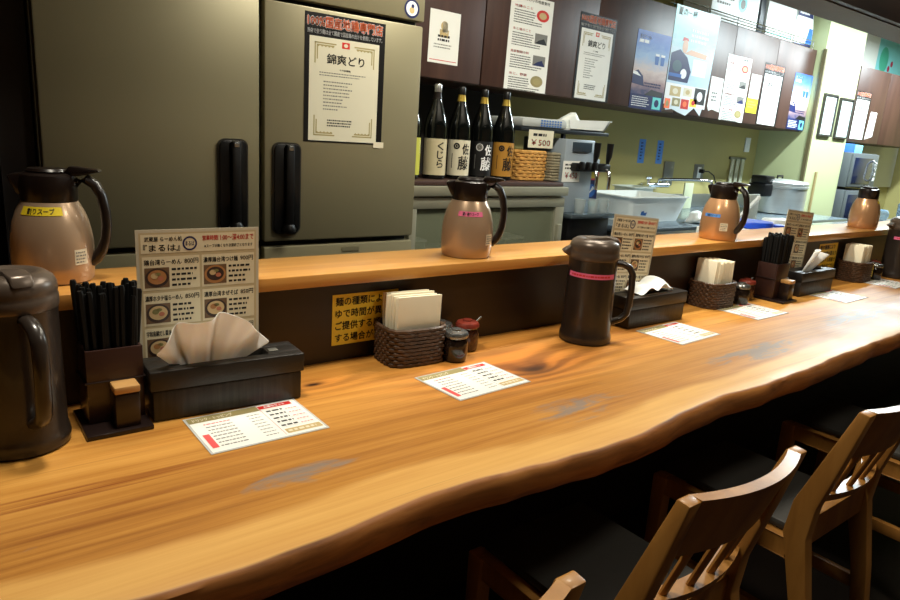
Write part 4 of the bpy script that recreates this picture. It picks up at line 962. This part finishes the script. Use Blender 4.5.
def heap(u, v):
    a = u*2-1
    x = a*0.085+0.01*math.sin(v*6); y = (v-0.5)*0.08*(1-0.2*a*a)
    z = 0.040*math.exp(-((a-0.35)/0.35)**2)+0.026*math.exp(-((a+0.45)/0.4)**2)+0.006*math.sin(a*9+v*5)
    return (x, y, max(0.003, z*(1-1.6*(v-0.5)**2)+0.004))
sheet_cloth(heap, 28, 12, tis_m, 'tissue', 'low crumpled tissue lying on the middle box', (1.711, 1.205, 0.8432), 0.05)
def stand(u, v):
    a = u*2-1; h = 0.098-0.018*abs(a+0.4)
    x = a*(0.030+0.020*v)+0.055*v; y = -0.02*v+0.014*math.sin(a*4+1)*(0.4+v)
    return (x, y, h*v)
sheet_cloth(stand, 18, 10, tis_m, 'tissue', 'tissue standing upright from the farthest box', (2.700, 1.208, 0.828), 0.0)

# ================================================================== MENU STANDS
def menu_card():
    w, h = 0.214, 0.303; p = Print(base=0.002)
    bg = mat('menu_beige', (196, 178, 140), 0.4, var=0.05)
    p.sheet(w, h, mat('laminate_edge', (206, 198, 176), 0.2, coat=0.5)); p.rect(0.005, 0.005, w-0.005, h-0.005, bg, 1)
    cell = mat('menu_cell', (226, 214, 182), 0.4, var=0.02)
    p.rect(0.008, h-0.040, w-0.008, h-0.008, cell, 2)
    p.text('武蔵屋 らーめん処', 0.014, h-0.020, 0.062, 0.008, 'ink', 3); p.text('『まるは』', 0.012, h-0.037, 0.060, 0.012, 'ink', 3)
    p.ring(0.089, h-0.025, 0.0095, 0.0125, 'navy_ink', 3); p.text('まるは', 0.0815, h-0.029, 0.015, 0.008, 'navy_ink', 3)
    p.text('営業時間', 0.111, h-0.021, 0.026, 0.009, 'red_ink', 3); p.text('11:00～深4:00まで', 0.138, h-0.022, 0.066, 0.011, 'red_ink', 3)
    p.text('※スープが無くなり次第終了となります', 0.114, h-0.034, 0.088, 0.006, 'ink', 3)
    names = [['鶏台湾らーめん', '濃厚ホタテ塩らーめん', '宇和島鯛だし醤油らーめん', '鶏白湯らーめん'], ['濃厚鶏台湾つけ麺', '濃厚台湾まぜそば', '濃厚鶏台湾味噌つけ麺', '特製つけ麺']]
    price = [['800円', '850円', '800円', '850円'], ['900円', '850円', '900円', '950円']]
    soup = [mat('printed_%s' % n_, c_, 0.45) for n_, c_ in (('broth', (176, 120, 70)), ('pale_broth', (206, 176, 128)), ('dark_bowl', (58, 40, 34)), ('leek', (126, 120, 70)), ('meat', (186, 112, 84)), ('backing', (112, 84, 58)))]
    bowls = [[(2, 0, 1), (2, 1, 3), (2, 1, 0), (2, 0, 3)], [(0, 2, 1), (2, 1, 0), (2, 0, 1), (2, 1, 3)]]
    for c in range(2):
        for r in range(4):
            x = 0.009+0.1*c; v = h-0.046-0.063*r; wd = 0.096; ht = 0.058
            p.rect(x, v-ht, x+wd, v, cell, 2)
            p.text(names[c][r], x+0.003, v-0.0145, 0.062, 0.0095, 'ink', 3); p.text(price[c][r], x+0.070, v-0.014, 0.024, 0.009, 'ink', 3)
            b = [soup[q] for q in bowls[c][r]]; p.rect(x+0.003, v-0.054, x+0.044, v-0.019, soup[5], 3)
            p.disc(x+0.0235, v-0.0365, 0.0195, 0.0165, b[0], 4); p.disc(x+0.0235, v-0.0355, 0.0155, 0.0125, b[1], 5); p.disc(x+0.019, v-0.033, 0.006, 0.005, b[2], 6, 10); p.disc(x+0.029, v-0.038, 0.005, 0.004, soup[4], 6, 10); p.disc(x+0.025, v-0.030, 0.005, 0.003, soup[3], 6, 8)
            p.lines(x+0.048, x+0.093, v-0.018, v-0.055, 4, 'ink', 3, 0.7, 0.42, c*10+r)
    return p
m1 = tag(menu_card().build('menu_card', None, (0.287, 1.2535, 0.757), (0.03, 0, 0)), 'beige ramen menu card behind the nearest tissue box', 'menu', 'ramen menu cards behind the tissue boxes')
m1.scale = (1.03, 1, 1.045); m1.location = (0.287, 1.2535, 0.7525); m1.rotation_euler = (0.0, 0, -0.02)
for loc, ry, lab in (((1.540, 1.2515, 0.7525), 0.09, 'beige ramen menu card leaning behind the pink-taped pitcher'), ((2.548, 1.2515, 0.7525), 0.085, 'beige ramen menu card leaning by the second chopstick holder')):
    m2 = m1.copy(); COL.objects.link(m2); m2.scale = (0.99, 1, 1.0); m2.location = (loc[0], loc[1], loc[2]+0.214*math.sin(ry)+0.001); m2.rotation_euler = (0, ry, 0); m2['label'] = lab

# ================================================================== CHOPSTICK HOLDERS
lac = mat('brown_lacquer', (52, 32, 27), 0.32, var=0.05, coat=0.2); lac2 = mat('dark_lacquer', (30, 19, 17), 0.3, var=0.05, coat=0.2)
def holder(loc, rz, label):
    t = thing('chopstick_holder', label, 'chopstick holder', loc, rz, 'chopstick holders on the counter')
    w, d, h = 0.088, 0.075, 0.135
    mb = MB(); mb.box((-0.012, -0.048, 0), (w+0.002, d+0.004, 0.008), lac2, 0.002); mb.build('tray', t)
    mb = MB(); s = 0.005
    for a, b in (((0, 0, .008), (w, s, h)), ((0, d-s, .008), (w, d, h)), ((0, s, .008), (s, d-s, h)), ((w-s, s, .008), (w, d-s, h)), ((s, s, .008), (w-s, d-s, .013))): mb.box(a, b, lac, 0.0015)
    mb.box((-0.003, -0.003, 0.078), (w+0.003, d+0.001, 0.081), lac2, 0.001); mb.build('box', t)
    mb = MB(); mb.box((0.034, -0.038, 0.008), (0.072, -0.001, 0.066), lac2, 0.002); tb = mb.build('toothpick_box', t)
    mb = MB(); mb.box((0.033, -0.039, 0.067), (0.073, -0.0015, 0.080), mat('tan_wood_lid', (186, 142, 86), 0.4, var=0.1), 0.003); mb.build('lid', tb)
    return t
def chopsticks(loc, rz, label, seed, group):
    r = random.Random(seed); proto = None; c, s = math.cos(rz), math.sin(rz); n = 0
    for i in range(8):
        for j in range(6):
            x = 0.011+0.0094*i+r.uniform(-.0012, .0012); y = 0.011+0.0105*j+r.uniform(-.0012, .0012)
            ax, ay = (x-0.044)*1.2+r.uniform(-.05, .05)*0.5, (y-0.037)*1.0+r.uniform(-.05, .05)*0.5
            if proto is None:
                mb = MB(); mb.tube([(0, 0, 0), (0, 0, 0.203), (0, 0, 0.208)], [0.0028, 0.0053, 0.0040], mat('chopstick_black', (9, 9, 9), 0.6, spec=0.25), 6); o = mb.build('chopstick'); proto = o
            else: o = proto.copy(); COL.objects.link(o)
            # shaft stays inside the box mouth
            o.location = (loc[0]+c*x-s*y, loc[1]+s*x+c*y, loc[2]+0.0135+r.uniform(0, 0.022))
            o.rotation_euler = (-ay*0.55, ax*0.55*2, 0)
            tag(o, label, 'chopstick', group); n += 1
P1 = (0.186, 1.176, 0.7505); holder(P1, 0.0, 'dark lacquer chopstick holder between the nearest pitcher and tissue box')
chopsticks(P1, 0.0, 'black chopstick standing in the nearest holder', 3, 'chopsticks in the nearest holder')
P2 = (2.418, 1.174, 0.7505); holder(P2, 0.0, 'dark lacquer chopstick holder beside the farthest tissue box')
chopsticks(P2, 0.0, 'black chopstick standing in the far holder', 5, 'chopsticks in the far holder')

# ================================================================== YELLOW SIGNS ON THE PANEL
def ysign():
    p = Print(); w, h = 0.172, 0.117; p.sheet(w, h, 'yellow')
    for k, t in enumerate(('麺の種類により', 'ゆで時間が異なり', 'ご提供する順番が', 'する場合がござい')):
        p.text(t, 0.008, h-0.028*(k+1)+0.002, 0.0198*len(t), 0.0195, 'ink', 2)
    return p
s1 = tag(ysign().build('paper_sign', None, (0.698, 1.2995, 0.787)), 'yellow paper sign with black writing, behind the nearest napkin basket', 'sign', 'yellow paper signs')
s2 = s1.copy(); COL.objects.link(s2); s2.location = (3.005, 1.2995, 0.795); s2['label'] = 'yellow paper sign behind the farthest tissue box'

# ================================================================== NAPKIN BASKETS, NAPKINS, JARS
dwick = mat('dark_brown_wicker', (78, 57, 41), 0.5, var=0.35, vscale=(40, 40, 40))
nap_m = mat('cream_napkin', (234, 226, 200), 0.8, var=0.02)
def napkin_basket(loc, rz, label, rot_n, seed, nlabel, tagc=None):
    b = thing('napkin_basket', label, 'basket', loc, rz, 'dark wicker napkin baskets')
    weave_basket(0.070, 0.053, 0.088, dwick, 10, 0.0048, 22, 0.028, 0.03).build('weave', b)
    if tagc:
        p = Print(); p.sheet(0.05, 0.055, 'yellow'); p.lines(0.005, 0.045, 0.05, 0.008, 4, 'ink', 1, 0.8, 0.4); p.build('yellow_tag', b, (0.005, -0.0545, 0.02))
    r = random.Random(seed); proto = None; c, s = math.cos(rz), math.sin(rz); N = 7
    for i in range(N):
        if proto is None:
            mb = MB(); P = []; w, hgt, th = (0.112 if not rot_n else 0.080), 0.148, (0.0108 if not rot_n else 0.0142)
            # folded pad, rounded at the fold, slightly splayed leaves
            for k in range(3):
                y0 = -th/2+th*k/3; mb.box((-w/2+0.001*k, y0+0.0002, 0), (w/2-0.0005*k, y0+th/3-0.0002, hgt-0.0015*((k*2) % 3)), nap_m, 0.0012)
            o = mb.build('paper_napkin'); proto = o
        else: o = proto.copy(); COL.objects.link(o)
        off = (i-(N-1)/2)*((0.0114) if not rot_n else 0.0148)
        lx, ly = (r.uniform(-.003, .003), off) if not rot_n else (off, r.uniform(-.003, .003))
        o.location = (loc[0]+c*lx-s*ly, loc[1]+s*lx+c*ly, loc[2]+0.006+r.uniform(0, 0.008))
        a = rz+(PI/2 if rot_n else 0)
        tilt = -(i-(N-1)/2)*(0.014 if rot_n else 0.010)
        o.rotation_euler = (tilt, 0, a)
        nth = ('first', 'second', 'third', 'fourth', 'fifth', 'sixth', 'last')[i]
        tag(o, '%s folded cream napkin from the %s in the %s wicker basket' % (nth, 'left' if rot_n else 'front', nlabel), 'napkin', 'folded napkins in the %s basket' % nlabel)
    return b
napkin_basket((0.868, 1.238, 0.7505), -0.08, 'dark wicker napkin basket in front of the yellow sign, nearest the camera', False, 1, 'nearest')
napkin_basket((2.125, 1.243, 0.7505), -0.04, 'dark wicker napkin basket in front of the blue-taped jug', True, 2, 'middle')
napkin_basket((3.255, 1.243, 0.7505), 0.0, 'dark wicker napkin basket with a small yellow tag, farthest along the counter', True, 3, 'farthest', True)

jar_g = mat('dark_sauce_glass', (28, 20, 16), 0.1, var=0.1, coat=0.4); amber = mat('chili_paste_glass', (58, 32, 20), 0.15, var=0.3, vscale=(60, 60, 60), coat=0.4)
redlid = mat('red_lacquer_lid', (122, 48, 36), 0.3, var=0.25, vscale=(60, 60, 60)); white_d = mat('spice_white', (210, 200, 180), 0.5)
def jar(loc, g, lidm, label, spoon=False):
    j = thing('condiment_jar', label, 'jar', loc, 0.0, 'condiment jars beside the napkin baskets')
    mb = MB(); mb.lathe([(0.023, 0), (0.027, 0.003), (0.0295, 0.018), (0.0295, 0.044), (0.026, 0.054), (0.0235, 0.058)], g, 32); mb.build('glass', j)
    mb = MB(); mb.lathe([(0.0265, 0.0585), (0.0295, 0.060), (0.0295, 0.066), (0.026, 0.071), (0.012, 0.0735), (0.0115, 0.077), (0.0, 0.078)], lidm, 32); mb.build('lid', j)
    mb = MB(); mb.tube([(0.026*math.cos(2*PI*k/28), 0.026*math.sin(2*PI*k/28), 0.0578) for k in range(28)], 0.0012, 'steel', 6, True); mb.tube([(0.026, 0.0, 0.058), (0.031, 0, 0.05), (0.031, 0, 0.035), (0.0285, 0, 0.03)], 0.0012, 'steel', 6); mb.build('wire_bail', j)
    if spoon:
        mb = MB(); mb.tube([(0.02, 0.004, 0.060), (0.036, 0.008, 0.066), (0.052, 0.012, 0.073)], [0.0022, 0.0022, 0.0034], 'steel', 8); mb.build('spoon', j)
    return j
jar((0.960, 1.182, 0.7505), jar_g, 'steel', 'dark sauce jar with a steel lid beside the nearest napkin basket')
jar((1.036, 1.234, 0.7505), amber, redlid, 'chili jar with a red lid and a spoon beside the nearest napkin basket', True)
jar((0.968, 1.252, 0.7505), jar_g, 'steel', 'steel-lidded jar tucked behind the dark sauce jar')
jar((2.250, 1.205, 0.7505), jar_g, 'steel', 'dark sauce jar with a steel lid beside the middle napkin basket')
jar((2.345, 1.238, 0.7505), amber, redlid, 'chili jar with a red lid beside the middle napkin basket', True)
jar((3.385, 1.205, 0.7505), jar_g, 'steel', 'dark sauce jar beside the farthest napkin basket')
jar((3.450, 1.240, 0.7505), amber, redlid, 'chili jar with a red lid beside the farthest napkin basket', True)

# ================================================================== SHEETS LYING ON THE COUNTER
def leaflet():
    w, h = 0.208, 0.150; p = Print(base=0.0008)
    p.sheet(w, h, mat('clear_laminate', (206, 208, 206), 0.15, coat=0.6, var=0.02)); p.rect(0.004, 0.004, w-0.004, h-0.004, 'paper', 1)
    p.rect(0.004, h-0.026, 0.130, h-0.004, 'olive_ink', 2); p.text('ドリンク・トッピング', 0.012, h-0.022, 0.07, 0.012, 'cream', 3)
    p.rect(0.132, h-0.022, 0.195, h-0.008, 'red_ink', 2); p.text('お得なセット', 0.142, h-0.0195, 0.04, 0.009, 'white_ink', 3)
    p.rect(0.131, 0.010, 0.1318, h-0.006, 'pink_ink', 2)
    for k in range(8):
        v = h-0.042-0.0128*k
        m_ = 'pink_ink' if k in (0,) else 'ink'
        p.lines(0.024, 0.085, v+0.0070, v, 1, 'grey_ink' if k else 'pink_ink', 2, 0.75, 0.5, k+1); p.lines(0.100, 0.124, v+0.0065, v, 1, 'grey_ink', 2, 0.95, 0.42, k+20)
    p.rect(0.009, 0.018, 0.020, 0.072, 'pink_ink', 3)
    for k in range(5):
        v = h-0.042-0.017*k; p.lines(0.138, 0.172, v+0.011, v, 1, 'ink', 2, 0.9, 0.55, k+40); p.lines(0.174, 0.200, v+0.008, v, 1, 'pink_ink', 2, 0.9, 0.35, k+60); p.rect(0.138, v-0.002, 0.200, v-0.0015, 'grey_ink', 2)
    p.rect(0.136, 0.012, 0.202, 0.030, 'tan_ink', 2); p.lines(0.14, 0.198, 0.028, 0.014, 1, 'cream', 3, 0.9, 0.5, 4)
    return p
LG = 'laminated order sheets on the counter'
lf = tag(leaflet().build('order_sheet', None, (0.325, 0.990, 0.7505), (-PI/2, 0, 0.0)), 'laminated order sheet lying in front of the nearest tissue box', 'sheet', LG)
for (x, y, rz, lab) in ((0.815, 0.975, 0.06, 'laminated order sheet lying in front of the nearest napkin basket'), (1.601, 0.995, 0.06, 'laminated order sheet lying in front of the middle tissue box'), (2.090, 1.045, 0.02, 'laminated order sheet lying in front of the middle napkin basket'), (2.690, 1.028, 0.03, 'laminated order sheet lying in front of the farthest tissue box'), (3.240, 1.060, 0.05, 'laminated order sheet lying in front of the farthest napkin basket')):
    o = lf.copy(); COL.objects.link(o); o.location = (x, y, 0.7505); o.rotation_euler = (-PI/2, 0, rz); o['label'] = lab

# ================================================================== CHAIRS
def chair(cx, label):
    t = thing('wooden_chair', label, 'chair', (cx, 0.70, 0), 0, 'wooden chairs along the counter')
    W = 0.178; cw = 'chair_wood'
    # rear posts, splayed below the seat and leaning back above it
    side = [(-0.236, 0.772), (-0.213, 0.775), (-0.160, 0.63), (-0.123, 0.53), (-0.114, 0.45), (-0.158, 0.28), (-0.205, 0.0), (-0.238, 0.0), (-0.198, 0.28), (-0.166, 0.45), (-0.173, 0.53), (-0.200, 0.63)]
    for s in (-1, 1):
        mb = MB(); mb.prism(side, 0, s*W-(0.034 if s > 0 else 0), s*W+(0.034 if s < 0 else 0), cw, 0.004); mb.build('rear_post', t)
    y_at = lambda z: -0.225+(0.772-z)*0.350
    def curved(z0, z1, bow, th, n=14, half=W-0.030):
        mb = MB(); P = []
        for i in range(n+1):
            x = -half+2*half*i/n; b = -bow*(1-(x/half)**2)
            for (z, d) in ((z0, 0), (z1, 0), (z1, 1), (z0, 1)):
                P.append((x, y_at(z)+b+(d-0.5)*th, z))
        F = [(0, 1, 2, 3), (4*n, 4*n+3, 4*n+2, 4*n+1)]
        for i in range(n):
            for q in range(4): F.append((4*i+q, 4*i+(q+1) % 4, 4*i+4+(q+1) % 4, 4*i+4+q))
        mb.faces(P, F, cw)
        bmesh.ops.recalc_face_normals(mb.bm, faces=mb.bm.faces[:])
        return mb
    curved(0.655, 0.774, 0.030, 0.022).build('top_rail', t)
    curved(0.532, 0.552, 0.030, 0.034).build('lower_rail', t)
    for k in range(4):
        x = -0.093+0.062*k; b = -0.030*(1-(x/0.148)**2)
        mb = MB(); mb.tube([(x, y_at(0.548)+b, 0.548), (x, y_at(0.66)+b, 0.662)], 0.0105, cw, 10, flat=0.6, up=(1, 0, 0)); mb.build('slat', t)
    mb = MB(); mb.box((-W+0.03, -0.155, 0.415), (W-0.03, -0.127, 0.487), cw, 0.003); mb.build('seat_back_rail', t)
    mb = MB(); mb.box((-W+0.03, -0.127, 0.385), (-W+0.008, 0.20, 0.432), cw, 0.003); mb.box((W-0.03, -0.127, 0.385), (W-0.008, 0.20, 0.432), cw, 0.003); mb.box((-W+0.03, 0.20, 0.385), (W-0.03, 0.225, 0.432), cw, 0.003); mb.build('seat_frame', t)
    mb = MB(); mb.box((-W+0.028, -0.126, 0.4325), (W-0.028, 0.222, 0.456), 'seat', 0.010); mb.build('seat', t)
    for s in (-1, 1):
        mb = MB(); mb.prism([(0.192, 0.432), (0.232, 0.432), (0.228, 0.0), (0.198, 0.0)], 0, s*W-(0.036 if s > 0 else 0), s*W+(0.036 if s < 0 else 0), cw, 0.004); mb.build('front_leg', t)
        mb = MB(); xx = s*(W-0.017); mb.box((xx-0.010, -0.168, 0.205), (xx+0.010, 0.20, 0.240), cw, 0.003); mb.build('stretcher', t)
    return t
ch = chair(0.398, 'wooden slat-back chair nearest the camera, only its back corner showing')
ch.location.y = 0.668
dup(ch, (1.008, 0.70, 0), 0, 'wooden slat-back chair whose whole top rail shows, below the knotty stretch of counter')
dup(ch, (1.645, 0.708, 0), 0, 'wooden slat-back chair at the frame edge with its seat and back rails in view')
dup(ch, (2.322, 0.705, 0), 0, 'farthest wooden chair, mostly in the dark under the counter')
